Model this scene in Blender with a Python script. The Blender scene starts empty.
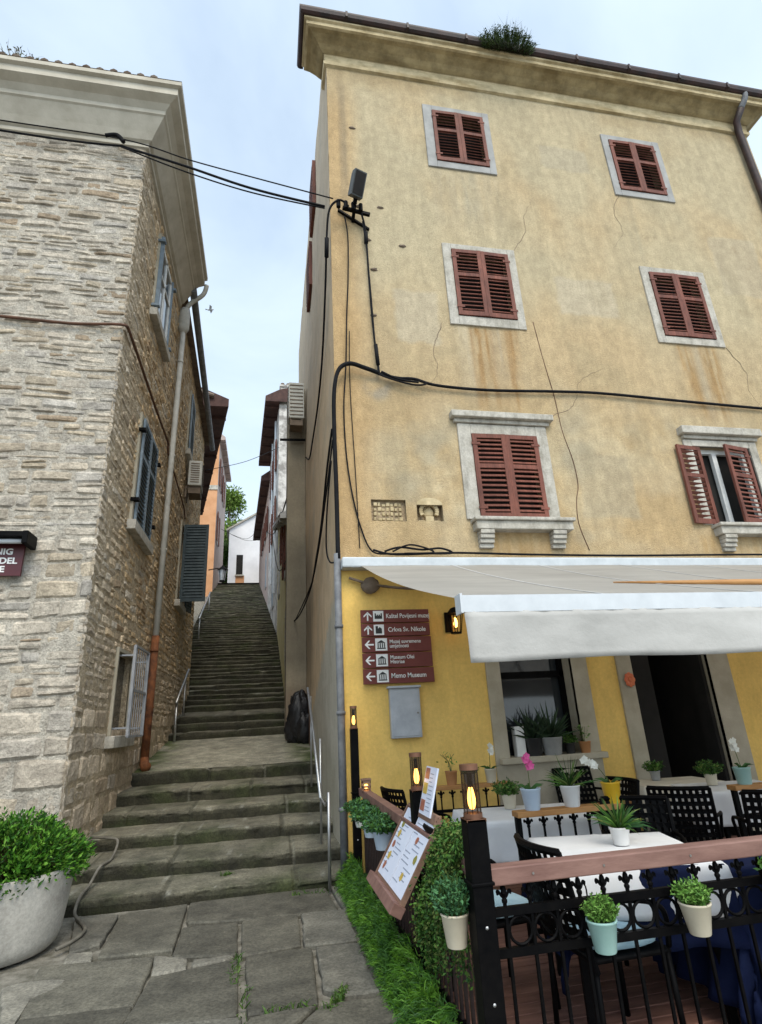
import bpy, bmesh, math, random
from mathutils import Vector, Matrix, noise
R = math.radians
rnd = random.Random(7)
scene = bpy.context.scene
COL = scene.collection

# ------------------------------------------------------------------ mesh builder
class MB:
    def __init__(s):
        s.v = []; s.f = []; s.c = []; s.m = []; s.usecol = False
    def face(s, idx, col=None, mi=0):
        s.f.append(tuple(idx)); s.m.append(mi)
        if col is not None: s.usecol = True
        s.c.append(col)
    def quad(s, a, b, c, d, col=None, mi=0):
        n = len(s.v); s.v += [Vector(a), Vector(b), Vector(c), Vector(d)]
        s.face((n, n+1, n+2, n+3), col, mi); return s
    def poly(s, pts, col=None, mi=0):
        n = len(s.v); s.v += [Vector(p) for p in pts]
        s.face(range(n, n+len(pts)), col, mi); return s
    def box(s, lo, hi, M=None, col=None, mi=0):
        x0, y0, z0 = lo; x1, y1, z1 = hi
        P = [Vector(p) for p in ((x0,y0,z0),(x1,y0,z0),(x1,y1,z0),(x0,y1,z0),(x0,y0,z1),(x1,y0,z1),(x1,y1,z1),(x0,y1,z1))]
        if M is not None: P = [M @ p for p in P]
        n = len(s.v); s.v += P
        for q in ((0,3,2,1),(4,5,6,7),(0,1,5,4),(1,2,6,5),(2,3,7,6),(3,0,4,7)):
            s.face([n+i for i in q], col, mi)
        return s
    def bar(s, a, b, w, h, col=None, mi=0, up=(0,0,1)):
        a = Vector(a); b = Vector(b); d = (b-a); L = d.length; d.normalize()
        u = Vector(up)
        if abs(d.dot(u)) > .97: u = Vector((0,1,0))
        x = d.cross(u).normalized(); z = x.cross(d)
        M = Matrix(((x.x, d.x, z.x, a.x), (x.y, d.y, z.y, a.y), (x.z, d.z, z.z, a.z), (0,0,0,1)))
        return s.box((-w/2, 0, -h/2), (w/2, L, h/2), M, col, mi)
    def tube(s, pts, r, n=8, col=None, mi=0, cap=True):
        pts = [Vector(p) for p in pts]
        if len(pts) < 2: return s
        rr = r if isinstance(r, (list, tuple)) else [r]*len(pts)
        t0 = (pts[1]-pts[0]).normalized()
        u = t0.cross(Vector((0,0,1)))
        if u.length < .05: u = t0.cross(Vector((1,0,0)))
        u.normalize()
        base = len(s.v); prev = t0
        for i, p in enumerate(pts):
            if i == 0: t = t0
            elif i == len(pts)-1: t = (pts[-1]-pts[-2]).normalized()
            else: t = ((pts[i+1]-p).normalized()+(p-pts[i-1]).normalized()).normalized()
            u = (u - t*u.dot(t))
            if u.length < 1e-4: u = t.cross(Vector((0,.3,1)))
            u.normalize(); w = t.cross(u)
            for k in range(n):
                a = 2*math.pi*k/n
                s.v.append(p + (u*math.cos(a)+w*math.sin(a))*rr[i])
        for i in range(len(pts)-1):
            for k in range(n):
                k2 = (k+1) % n
                s.face((base+i*n+k, base+i*n+k2, base+(i+1)*n+k2, base+(i+1)*n+k), col, mi)
        if cap:
            s.face([base+k for k in range(n)][::-1], col, mi)
            s.face([base+(len(pts)-1)*n+k for k in range(n)], col, mi)
        return s
    def lathe(s, prof, c=(0,0,0), n=20, col=None, mi=0, M=None, caps=True):
        base = len(s.v); c = Vector(c)
        for (r, z) in prof:
            for k in range(n):
                a = 2*math.pi*k/n
                p = Vector((r*math.cos(a), r*math.sin(a), z))
                if M is not None: p = M @ p
                s.v.append(c+p)
        for i in range(len(prof)-1):
            for k in range(n):
                k2 = (k+1) % n
                s.face((base+i*n+k, base+i*n+k2, base+(i+1)*n+k2, base+(i+1)*n+k), col, mi)
        if caps:
            if prof[0][0] > 1e-4: s.face([base+k for k in range(n)][::-1], col, mi)
            if prof[-1][0] > 1e-4: s.face([base+(len(prof)-1)*n+k for k in range(n)], col, mi)
        return s
    def blob(s, c, r, seg=10, rings=7, amp=.0, fr=2., col=None, mi=0):
        prof = []
        base = len(s.v); c = Vector(c)
        r = Vector(r) if isinstance(r, (tuple, list)) else Vector((r, r, r))
        for i in range(rings+1):
            th = math.pi*i/rings
            for k in range(seg):
                a = 2*math.pi*k/seg
                d = Vector((math.sin(th)*math.cos(a), math.sin(th)*math.sin(a), -math.cos(th)))
                q = 1+amp*noise.noise(d*fr+c)
                s.v.append(c+Vector((d.x*r.x, d.y*r.y, d.z*r.z))*q)
        for i in range(rings):
            for k in range(seg):
                k2 = (k+1) % seg
                s.face((base+i*seg+k, base+i*seg+k2, base+(i+1)*seg+k2, base+(i+1)*seg+k), col, mi)
        return s
    def leaf(s, p, d, L, w, col, bend=.3, up=None):
        d = Vector(d).normalized(); p = Vector(p)
        u = Vector((rnd.gauss(0,1), rnd.gauss(0,1), rnd.gauss(0,1))) if up is None else Vector(up)
        x = d.cross(u)
        if x.length < 1e-3: x = d.cross(Vector((.3,.5,.8)))
        x.normalize(); nrm = x.cross(d)
        n = len(s.v)
        m = p + d*L*.5 + nrm*L*bend*.25
        s.v += [p, m + x*w*.5, p+d*L - nrm*L*bend*.2, m - x*w*.5]
        s.face((n, n+1, n+2, n+3), col)
        return s
    def blade(s, pts, w, col):
        """tapering strip along pts"""
        pts = [Vector(p) for p in pts]; n0 = len(s.v)
        d = (pts[-1]-pts[0]); x = d.cross(Vector((rnd.gauss(0,1), rnd.gauss(0,1), .2)))
        if x.length < 1e-4: x = Vector((1,0,0))
        x.normalize(); k = len(pts)
        for i, p in enumerate(pts):
            t = i/(k-1); ww = w*(1-t)**.7*.5 if i else w*.4
            s.v += [p-x*ww, p+x*ww]
        for i in range(k-1):
            a = n0+2*i
            s.face((a, a+1, a+3, a+2), col)
        return s
    def build(s, name, mats, parent=None, smooth=False, world=True, bevel=0):
        me = bpy.data.meshes.new(name)
        me.from_pydata([tuple(p) for p in s.v], [], s.f)
        if not isinstance(mats, (list, tuple)): mats = [mats]
        for m in mats: me.materials.append(m)
        if len(mats) > 1: me.polygons.foreach_set('material_index', s.m)
        if s.usecol:
            at = me.color_attributes.new('Col', 'FLOAT_COLOR', 'CORNER')
            buf = []
            for f, c in zip(s.f, s.c):
                if c is None: c = (1,1,1)
                if isinstance(c[0], (tuple, list)):
                    for q in c: buf += [q[0], q[1], q[2], 1]
                else: buf += [c[0], c[1], c[2], 1]*len(f)
            at.data.foreach_set('color', buf)
        if smooth: me.polygons.foreach_set('use_smooth', [True]*len(me.polygons))
        me.update()
        o = bpy.data.objects.new(name, me); COL.objects.link(o)
        if parent is not None:
            o.parent = parent
            if world and parent.type == 'EMPTY': o.location = -parent.location
        if bevel:
            b = o.modifiers.new('bev', 'BEVEL'); b.width = bevel; b.segments = 2; b.limit_method = 'ANGLE'; b.angle_limit = R(40)
        return o

def tag(o, label=None, cat=None, group=None, kind=None):
    if label: o['label'] = label
    if cat: o['category'] = cat
    if group: o['group'] = group
    if kind: o['kind'] = kind
    return o
def thing(name, label, cat, loc=(0,0,0), rotz=0, group=None):
    o = bpy.data.objects.new(name, None); COL.objects.link(o)
    o.empty_display_size = .1
    o.location = loc; o.rotation_euler = (0, 0, rotz)
    return tag(o, label, cat, group)
def dup(root, loc, rotz=None, label=None, group=None, scale=None):
    r = root.copy(); COL.objects.link(r); r.location = loc
    if rotz is not None: r.rotation_euler = (0, 0, rotz)
    if label: r['label'] = label
    if group: r['group'] = group
    if scale: r.scale = (scale, scale, scale)
    for ch in list(root.children):
        c = ch.copy(); COL.objects.link(c); c.parent = r
        for g in list(ch.children):
            d = g.copy(); COL.objects.link(d); d.parent = c
    return r
def inst(src, parent, loc=(0,0,0), rot=(0,0,0), name=None):
    o = bpy.data.objects.new(name or src.name.split('.')[0], src.data); COL.objects.link(o)
    o.parent = parent; o.location = loc; o.rotation_euler = rot
    for md in src.modifiers:
        if md.type == 'BEVEL':
            b = o.modifiers.new('bev', 'BEVEL'); b.width = md.width; b.segments = md.segments; b.limit_method = 'ANGLE'
    return o
def smoothpts(pts, n=6):
    P = [Vector(p) for p in pts]
    if len(P) < 3: return P
    out = []
    for i in range(len(P)-1):
        p0 = P[max(i-1,0)]; p1 = P[i]; p2 = P[i+1]; p3 = P[min(i+2,len(P)-1)]
        for k in range(n):
            t = k/n
            out.append(.5*((2*p1)+(p2-p0)*t+(2*p0-5*p1+4*p2-p3)*t*t+(3*p1-p0-3*p2+p3)*t**3))
    out.append(P[-1]); return out
def text_mesh(txt, size, name, mat, parent, M, align='LEFT', ext=.002, sx=1.0, bold=0.0, space=1.0):
    cu = bpy.data.curves.new(name, 'FONT'); cu.body = txt; cu.size = size; cu.align_x = align
    cu.extrude = ext; cu.offset = bold; cu.space_line = space
    tmp = bpy.data.objects.new('tmp', cu); COL.objects.link(tmp)
    dg = bpy.context.evaluated_depsgraph_get(); dg.update()
    me = bpy.data.meshes.new_from_object(tmp.evaluated_get(dg))
    bpy.data.objects.remove(tmp); me.materials.clear(); me.materials.append(mat)
    me.transform(M @ Matrix.Diagonal((sx,1,1,1)))
    o = bpy.data.objects.new(name, me); COL.objects.link(o)
    if parent is not None:
        o.parent = parent
        if parent.type == 'EMPTY': o.location = -parent.location
    return o
def fbm(x, y, z=0., o=4):
    a = 0.; s = 1.; t = 0.
    for i in range(o):
        a += s*noise.noise((x, y, z+17.3*i)); t += s; s *= .5; x *= 2.1; y *= 2.1; z *= 2.1
    return a/t
def lerp3(a, b, t):
    t = max(0., min(1., t)); return tuple(a[i]*(1-t)+b[i]*t for i in range(3))
def sstep(a, b, x):
    t = max(0., min(1., (x-a)/(b-a))); return t*t*(3-2*t)

# ------------------------------------------------------------------ materials
def mat(name, c1, c2=None, scale=4., rough=.8, bump=.0, bscale=40., attr=False, metal=0., stretch=(1,1,1), spec=.35, det=6., mixr=(.35,.65), bdist=.01, coat=0., trans=0., emit=None, es=0., grain=None, gstretch=(1,1,1), transl=0.):
    m = bpy.data.materials.new(name); m.use_nodes = True
    nt = m.node_tree; N = nt.nodes; L = nt.links; b = N['Principled BSDF']
    b.inputs['Roughness'].default_value = rough; b.inputs['Metallic'].default_value = metal
    b.inputs['Specular IOR Level'].default_value = spec
    if coat: b.inputs['Coat Weight'].default_value = coat
    if trans: b.inputs['Transmission Weight'].default_value = trans
    tc = N.new('ShaderNodeTexCoord'); mp = N.new('ShaderNodeMapping'); mp.inputs['Scale'].default_value = stretch
    L.new(tc.outputs['Object'], mp.inputs['Vector'])
    if c2 is None: c2 = c1
    ns = N.new('ShaderNodeTexNoise'); ns.inputs['Scale'].default_value = scale; ns.inputs['Detail'].default_value = det; ns.inputs['Roughness'].default_value = .62
    L.new(mp.outputs[0], ns.inputs['Vector'])
    rp = N.new('ShaderNodeMapRange'); rp.inputs[1].default_value = mixr[0]; rp.inputs[2].default_value = mixr[1]
    L.new(ns.outputs['Fac'], rp.inputs[0])
    mx = N.new('ShaderNodeMix'); mx.data_type = 'RGBA'
    mx.inputs[6].default_value = (*c1, 1); mx.inputs[7].default_value = (*c2, 1)
    L.new(rp.outputs[0], mx.inputs[0]); out = mx.outputs[2]
    if attr:
        at = N.new('ShaderNodeAttribute'); at.attribute_name = 'Col'
        ml = N.new('ShaderNodeMix'); ml.data_type = 'RGBA'; ml.blend_type = 'MULTIPLY'; ml.inputs[0].default_value = 1
        L.new(at.outputs['Color'], ml.inputs[6]); L.new(out, ml.inputs[7]); out = ml.outputs[2]
    if grain:
        for (gs, lo, hi, a0, a1, st_) in grain:
            m2 = N.new('ShaderNodeMapping'); m2.inputs['Scale'].default_value = st_; L.new(tc.outputs['Object'], m2.inputs['Vector'])
            gn = N.new('ShaderNodeTexNoise'); gn.inputs['Scale'].default_value = gs; gn.inputs['Detail'].default_value = 8; gn.inputs['Roughness'].default_value = .7
            L.new(m2.outputs[0], gn.inputs['Vector'])
            gr_ = N.new('ShaderNodeMapRange'); gr_.inputs[1].default_value = a0; gr_.inputs[2].default_value = a1; gr_.inputs[3].default_value = lo; gr_.inputs[4].default_value = hi
            L.new(gn.outputs['Fac'], gr_.inputs[0])
            gm = N.new('ShaderNodeMix'); gm.data_type = 'RGBA'; gm.blend_type = 'MULTIPLY'; gm.inputs[0].default_value = 1
            L.new(out, gm.inputs[6]); L.new(gr_.outputs[0], gm.inputs[7]); out = gm.outputs[2]
    L.new(out, b.inputs['Base Color'])
    if transl:
        tb_ = N.new('ShaderNodeBsdfTranslucent'); L.new(out, tb_.inputs['Color']); ms = N.new('ShaderNodeMixShader'); ms.inputs[0].default_value = transl
        L.new(b.outputs[0], ms.inputs[1]); L.new(tb_.outputs[0], ms.inputs[2]); L.new(ms.outputs[0], N['Material Output'].inputs['Surface'])
    if bump:
        n2 = N.new('ShaderNodeTexNoise'); n2.inputs['Scale'].default_value = bscale; n2.inputs['Detail'].default_value = 5; n2.inputs['Roughness'].default_value = .65
        L.new(mp.outputs[0], n2.inputs['Vector'])
        bp = N.new('ShaderNodeBump'); bp.inputs['Strength'].default_value = bump; bp.inputs['Distance'].default_value = bdist
        L.new(n2.outputs['Fac'], bp.inputs['Height']); L.new(bp.outputs[0], b.inputs['Normal'])
    if emit:
        b.inputs['Emission Color'].default_value = (*emit, 1); b.inputs['Emission Strength'].default_value = es
    return m
W = (1,1,1)
M = {}
M['stone'] = mat('rubble_stone', (.73,.675,.62), (1.26,1.18,1.09), 9, .9, .9, 26, attr=True, bdist=.03, mixr=(.3,.7), det=9, grain=[(3.2,.78,1.14,.35,.62,(1,1,1)),(38,.78,1.12,.36,.6,(1,1,1))])
M['mortar'] = mat('mortar', (.40,.355,.29), (.54,.49,.41), 7, .95, 1., 24, bdist=.04, grain=[(9,.72,1.12,.36,.62,(1,1,1)),(45,.75,1.12,.38,.6,(1,1,1))])
M['mortar_brown'] = mat('brown_mortar', (.42,.325,.205), (.54,.44,.31), 7, .95, 1., 24, bdist=.04, grain=[(9,.72,1.12,.36,.62,(1,1,1)),(45,.75,1.12,.38,.6,(1,1,1))])
M['cornice'] = mat('painted_cornice', (.38,.34,.27), (.53,.485,.40), 2.5, .9, .25, 30, mixr=(.3,.7))
M['plaster'] = mat('roughcast_plaster', (.84,.83,.81), (1.1,1.1,1.08), 6, .95, .9, 55, attr=True, bdist=.016, mixr=(.25,.75), det=10, grain=[(2.2,.90,1.06,.35,.62,(2.2,1,.35)),(30,.86,1.08,.36,.62,(1,1,1)),(7,.93,1.05,.4,.6,(1,1,.6))])
M['plaster_fine'] = mat('smooth_plaster', (.86,.85,.84), (1.08,1.08,1.06), 3, .92, .35, 60, attr=True, bdist=.006, mixr=(.25,.75), det=9, grain=[(2.5,.9,1.06,.35,.62,(1.6,1,.4)),(25,.92,1.05,.36,.62,(1,1,1))])
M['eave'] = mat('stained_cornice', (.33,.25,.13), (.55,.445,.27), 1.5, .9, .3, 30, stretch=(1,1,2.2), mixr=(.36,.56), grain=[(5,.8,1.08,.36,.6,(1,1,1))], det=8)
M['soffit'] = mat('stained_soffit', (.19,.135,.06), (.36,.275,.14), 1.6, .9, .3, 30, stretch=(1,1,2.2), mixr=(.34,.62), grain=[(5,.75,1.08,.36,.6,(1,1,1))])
M['gutter_red'] = mat('old_red_gutter', (.022,.016,.016), (.055,.028,.025), 5, .55, .2, 30)
M['frame_stone'] = mat('pale_stone_frame', (.31,.285,.235), (.45,.42,.365), 5, .85, .4, 40, mixr=(.3,.6), grain=[(30,.85,1.08,.36,.6,(1,1,1)),(4,.72,1.05,.34,.5,(2,2,.6))])
M['frame_grey'] = mat('grey_stone_frame', (.26,.255,.245), (.36,.355,.34), 4, .85, .25, 40)
M['shutter_red'] = mat('red_brown_shutter', (.105,.034,.022), (.195,.066,.043), 5, .7, .3, 30, stretch=(1.5,1,.4), mixr=(.3,.65), grain=[(22,.72,1.12,.36,.62,(2,1,.3)),(.9,.8,1.15,.38,.62,(1,1,1))])
M['shutter_blue'] = mat('blue_grey_shutter', (.13,.17,.205), (.21,.26,.305), 6, .6, .2, 30)
M['shutter_dark'] = mat('dark_green_shutter', (.028,.042,.05), (.05,.07,.078), 6, .6, .15, 30)
M['dark'] = mat('dark_interior', (.012,.011,.01), (.02,.018,.016), 3, .9)
M['glass'] = mat('window_glass', (.02,.025,.03), (.03,.035,.04), 2, .06, spec=.8)
M['white_wood'] = mat('white_painted_wood', (.6,.6,.58), (.74,.74,.72), 5, .5)
M['grey_metal'] = mat('grey_metal', (.24,.25,.27), (.36,.37,.39), 5, .5, .1, 30, metal=.2)
M['grey_pipe'] = mat('grey_pipe_paint', (.11,.115,.125), (.2,.205,.215), 7, .6, .15, 30)
M['pipe_pale'] = mat('pale_downpipe', (.38,.37,.33), (.52,.5,.45), 4, .6, .1, 30)
M['rust'] = mat('rusted_pipe', (.075,.03,.016), (.24,.085,.03), 5, .85, .4, 40, mixr=(.35,.6), grain=[(12,.6,1.1,.36,.62,(1,1,.3))])
M['cable'] = mat('black_cable', (.006,.006,.007), (.012,.012,.014), 8, .7, spec=.1)
M['copper_wire'] = mat('brown_conduit', (.07,.035,.02), (.13,.06,.035), 8, .75)
M['black'] = mat('black_painted_metal', (.002,.002,.0025), (.005,.0045,.0045), 12, .5, .08, 40, spec=.06)
M['pink_rail'] = mat('pink_brown_rail', (.165,.085,.068), (.25,.14,.112), 14, .6, .15, 60, stretch=(.25,1,1))
M['brown_wood'] = mat('brown_wood', (.17,.095,.065), (.28,.17,.12), 10, .6, .2, 40, stretch=(1,.2,1))
M['orange_wood'] = mat('orange_wood', (.33,.15,.045), (.46,.24,.085), 12, .55, .15, 50, stretch=(.2,1,1))
M['slat'] = mat('picket_wood', (.018,.011,.010), (.04,.022,.018), 9, .6, .1, 40)
M['deck'] = mat('red_deck_boards', (.13,.06,.045), (.23,.115,.085), 5, .7, .25, 40, stretch=(.4,3,1))
M['steel'] = mat('brushed_steel', (.36,.36,.36), (.46,.46,.46), 10, .42, metal=.85)
M['dark_steel'] = mat('weathered_steel', (.16,.14,.12), (.3,.28,.26), 10, .5, metal=.6)
M['awning'] = mat('awning_canvas', (.50,.47,.42), (.57,.54,.485), 1.2, .85, .12, 90, mixr=(.3,.7), transl=.5, grain=[(1.5,.9,1.04,.35,.6,(.5,2,2))])
M['valance'] = mat('valance_canvas', (.38,.37,.35), (.49,.475,.45), 2.2, .85, .25, 6, mixr=(.25,.75), bdist=.03)
M['white_alu'] = mat('white_aluminium', (.52,.545,.57), (.60,.625,.65), 6, .4)
M['cassette'] = mat('grey_aluminium_casing', (.42,.45,.47), (.52,.55,.57), 5, .45)
M['sign_brown'] = mat('brown_road_sign', (.115,.026,.022), (.15,.036,.03), 4, .4)
M['sign_white'] = mat('white_sign_paint', (.66,.66,.64), (.76,.76,.74), 6, .5)
M['sign_black'] = mat('black_sign_paint', (.02,.02,.02), (.03,.03,.03), 6, .5)
M['maroon'] = mat('maroon_sign', (.07,.012,.016), (.09,.018,.022), 5, .4)
M['flag'] = mat('limestone_paving', (.62,.62,.62), (1.16,1.15,1.12), 5, .75, .55, 30, attr=True, bdist=.012, mixr=(.28,.72), det=10, grain=[(2.2,.66,1.3,.36,.64,(1,1,1)),(45,.68,1.22,.38,.6,(1,1,1)),(14,1.0,1.9,.62,.72,(1,1,1))])
M['step'] = mat('mossy_steps', (.6,.61,.6), (1.2,1.2,1.16), 6, .85, .7, 28, attr=True, bdist=.02, mixr=(.28,.72), det=10, grain=[(2.6,.66,1.3,.36,.64,(1,1,1)),(40,.68,1.22,.38,.6,(1,1,1)),(16,1.0,1.8,.62,.72,(1,1,1))])
M['ground'] = mat('earth_joint', (.10,.093,.07), (.26,.24,.2), 8, .95, .6, 40, bdist=.02)
M['concrete'] = mat('pale_concrete', (.33,.31,.275), (.47,.45,.405), 4, .9, .45, 45, mixr=(.3,.7), bdist=.006, grain=[(3,.72,1.08,.34,.6,(1,1,.6)),(40,.85,1.08,.38,.6,(1,1,1))])
M['leaf'] = mat('leaf', (.75,.78,.7), (1.2,1.18,1.1), 18, .55, attr=True, spec=.22)
M['grass_leaf'] = mat('artificial_grass', (.8,.8,.75), (1.15,1.15,1.1), 14, .55, attr=True)
M['bark'] = mat('bark', (.07,.05,.035), (.13,.1,.07), 9, .9, .5, 30)
M['soil'] = mat('soil', (.03,.022,.016), (.06,.045,.03), 20, .95)
M['pot_white'] = mat('white_pot', (.6,.59,.57), (.68,.67,.65), 6, .4)
M['pot_blue'] = mat('light_blue_pot', (.40,.48,.58), (.47,.55,.64), 6, .4)
M['pot_yellow'] = mat('yellow_pot', (.62,.36,.02), (.68,.42,.03), 6, .4)
M['pot_mint'] = mat('mint_pot', (.26,.42,.38), (.32,.48,.44), 6, .45)
M['pot_cream'] = mat('cream_pot', (.50,.44,.33), (.58,.52,.40), 6, .5)
M['pot_terra'] = mat('terracotta_pot', (.36,.16,.06), (.42,.2,.08), 6, .7)
M['pot_grey'] = mat('grey_pot', (.25,.25,.24), (.33,.33,.32), 6, .6)
M['cloth'] = mat('white_tablecloth', (.62,.62,.63), (.72,.72,.72), 3, .85, .2, 12, bdist=.01)
M['cloth_beige'] = mat('cream_tablecloth', (.52,.47,.38), (.62,.57,.47), 3, .85, .2, 12, bdist=.01)
M['cloth_blue'] = mat('navy_tablecloth', (.005,.008,.030), (.009,.014,.042), 6, .9, .2, 14, bdist=.01, spec=.08)
M['cushion'] = mat('light_blue_cushion', (.27,.41,.48), (.34,.48,.55), 8, .85, .2, 60)
M['paper'] = mat('menu_print', (.66,.70,.82), (.74,.77,.88), 9, .35)
M['ink'] = mat('menu_ink', (.25,.28,.36), (.33,.36,.44), 9, .5)
M['food1'] = mat('food_print_yellow', (.5,.33,.04), (.62,.45,.12), 60, .4)
M['food2'] = mat('food_print_red', (.30,.06,.05), (.42,.2,.12), 60, .4)
M['food3'] = mat('food_print_green', (.12,.2,.04), (.42,.3,.08), 60, .4)
M['bulb'] = mat('warm_bulb', (.9,.5,.15), None, 5, .4, emit=(1.,.45,.09), es=7.)
M['copper'] = mat('copper_band', (.16,.075,.045), (.24,.12,.075), 9, .4, metal=.6)
M['smoke_glass'] = mat('smoked_panel', (.010,.008,.007), (.018,.013,.011), 6, .3, spec=.2)
M['orange_wall'] = mat('orange_plaster', (.50,.25,.12), (.60,.32,.17), 1.5, .9, .2, 20)
M['pink_wall'] = mat('pink_grey_plaster', (.36,.28,.25), (.46,.37,.33), 1.5, .9, .2, 20)
M['white_wall'] = mat('white_render', (.68,.68,.70), (.80,.80,.82), .8, .9, .2, 20)
M['aged_wall'] = mat('aged_white_plaster', (.26,.24,.22), (.60,.57,.53), 2.2, .95, .5, 12, mixr=(.4,.56), det=9, bdist=.03)
M['yellow_wall'] = mat('pale_yellow_plaster', (.52,.44,.20), (.62,.54,.30), 1.2, .9, .25, 20)
M['blue_wall'] = mat('blue_grey_plaster', (.26,.32,.38), (.36,.42,.47), 1.2, .9, .25, 20)
M['grey_wall'] = mat('grey_plaster', (.36,.35,.34), (.5,.49,.47), 1.2, .9, .25, 20)
M['brown_eave'] = mat('dark_brown_boards', (.045,.022,.018), (.085,.042,.033), 5, .8, .2, 20)
M['tile'] = mat('clay_tile', (.13,.09,.065), (.24,.19,.15), 6, .9, .4, 30)
M['ac'] = mat('ac_casing', (.42,.41,.37), (.52,.51,.46), 5, .6)
M['ac_dark'] = mat('ac_underside', (.12,.09,.065), (.2,.15,.11), 5, .8)
M['plastic_black'] = mat('black_sheeting', (.010,.010,.011), (.02,.02,.022), 6, .25, .6, 7, bdist=.06)
M['flood'] = mat('floodlight_housing', (.05,.055,.055), (.08,.085,.085), 6, .5)
M['hose'] = mat('grey_hose', (.10,.092,.075), (.18,.165,.135), 9, .7)
M['petal_pink'] = mat('pink_petal', (.55,.05,.22), (.68,.12,.32), 12, .6)
M['petal_white'] = mat('white_petal', (.66,.64,.56), (.76,.75,.68), 12, .6)
M['bird'] = mat('grey_feathers', (.2,.2,.2), (.4,.4,.4), 9, .8)
M['metal_box'] = mat('galvanised_box', (.33,.35,.38), (.43,.45,.48), 5, .45, .05, 30, metal=.25)
M['window_inside'] = mat('interior_pale', (.3,.32,.34), (.5,.52,.55), 3, .8)
M['tube_glass'] = mat('smoked_glass_tube', (.03,.018,.01), (.045,.028,.016), 6, .15, spec=.4)
M['tube_glass'].node_tree.nodes['Principled BSDF'].inputs['Alpha'].default_value = .5
M['surround'] = mat('beige_stone_surround', (.33,.295,.22), (.43,.385,.30), 3, .9, .3, 40)
M['dec'] = mat('orange_ornament', (.55,.12,.05), (.65,.2,.08), 12, .5)

# ------------------------------------------------------------------ world, sun, camera
w = bpy.data.worlds.new('World'); scene.world = w; w.use_nodes = True
nt = w.node_tree; N = nt.nodes; L = nt.links; bg = N['Background']
SUN_EL, SUN_AZ = 50., 176.       # azimuth measured clockwise from +Y (behind the photographer)
sky = N.new('ShaderNodeTexSky'); sky.sky_type = 'NISHITA'; sky.sun_disc = False
sky.sun_elevation = R(SUN_EL); sky.sun_rotation = R(SUN_AZ); sky.air_density = 1.2; sky.dust_density = 2.0
sc_ = N.new('ShaderNodeMix'); sc_.data_type = 'RGBA'; sc_.blend_type = 'MULTIPLY'; sc_.inputs[0].default_value = 1
sc_.inputs[7].default_value = (1.8, 1.95, 2.0, 1)
L.new(sky.outputs[0], sc_.inputs[6])
tc = N.new('ShaderNodeTexCoord'); mp = N.new('ShaderNodeMapping'); mp.inputs['Scale'].default_value = (1.3, 1.0, 1.6); mp.inputs['Location'].default_value = (.35, .1, .2)
L.new(tc.outputs['Generated'], mp.inputs[0])
cn = N.new('ShaderNodeTexNoise'); cn.inputs['Scale'].default_value = 1.7; cn.inputs['Detail'].default_value = 6; cn.inputs['Roughness'].default_value = .5; cn.inputs['Distortion'].default_value = .4
L.new(mp.outputs[0], cn.inputs['Vector'])
cr = N.new('ShaderNodeMapRange'); cr.inputs[1].default_value = .3; cr.inputs[2].default_value = .68; cr.inputs[3].default_value = .45; cr.inputs[4].default_value = .98
L.new(cn.outputs['Fac'], cr.inputs[0])
cm = N.new('ShaderNodeMix'); cm.data_type = 'RGBA'; cm.inputs[7].default_value = (7.5, 8.8, 9.9, 1)
L.new(cr.outputs[0], cm.inputs[0]); L.new(sc_.outputs[2], cm.inputs[6]); 
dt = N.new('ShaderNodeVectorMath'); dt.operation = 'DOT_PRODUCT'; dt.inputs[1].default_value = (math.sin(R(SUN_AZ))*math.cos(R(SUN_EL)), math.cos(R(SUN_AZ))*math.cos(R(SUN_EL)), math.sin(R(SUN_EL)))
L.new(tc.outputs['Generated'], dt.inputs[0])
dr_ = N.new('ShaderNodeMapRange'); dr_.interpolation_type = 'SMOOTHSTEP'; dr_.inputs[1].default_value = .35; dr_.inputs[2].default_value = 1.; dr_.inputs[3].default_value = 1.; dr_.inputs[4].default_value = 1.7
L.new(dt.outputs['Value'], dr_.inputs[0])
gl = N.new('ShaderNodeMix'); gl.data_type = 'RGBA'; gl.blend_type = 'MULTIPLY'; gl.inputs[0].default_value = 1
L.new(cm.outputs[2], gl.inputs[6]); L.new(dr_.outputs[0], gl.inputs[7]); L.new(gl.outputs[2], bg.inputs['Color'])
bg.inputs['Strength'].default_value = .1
sl = bpy.data.lights.new('sun', 'SUN'); sl.energy = 1.5; sl.angle = R(25); sl.color = (1, .89, .72)
so = bpy.data.objects.new('sun', sl); COL.objects.link(so)
az = R(SUN_AZ); el = R(SUN_EL)
sd = Vector((math.sin(az)*math.cos(el), math.cos(az)*math.cos(el), math.sin(el)))
so.rotation_euler = sd.to_track_quat('Z', 'Y').to_euler(); so.location = (0, -5, 20)
scene.view_settings.view_transform = 'Standard'; scene.view_settings.look = 'None'
scene.view_settings.exposure = .37; scene.view_settings.gamma = 1.0; scene.view_settings.use_curve_mapping = False

cam = bpy.data.cameras.new('camera'); co = bpy.data.objects.new('camera', cam); COL.objects.link(co)
cam.sensor_fit = 'HORIZONTAL'; cam.sensor_width = 36; cam.lens = 567*36/762; cam.clip_start = .05; cam.clip_end = 400
Xc = Vector((2919, 51, 567)).normalized(); Zc = Vector((-83, -1545, 567)).normalized()
Zc = (Zc - Xc*Xc.dot(Zc)).normalized(); Yc = Zc.cross(Xc)
if Yc.z < 0: Yc = -Yc
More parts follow.
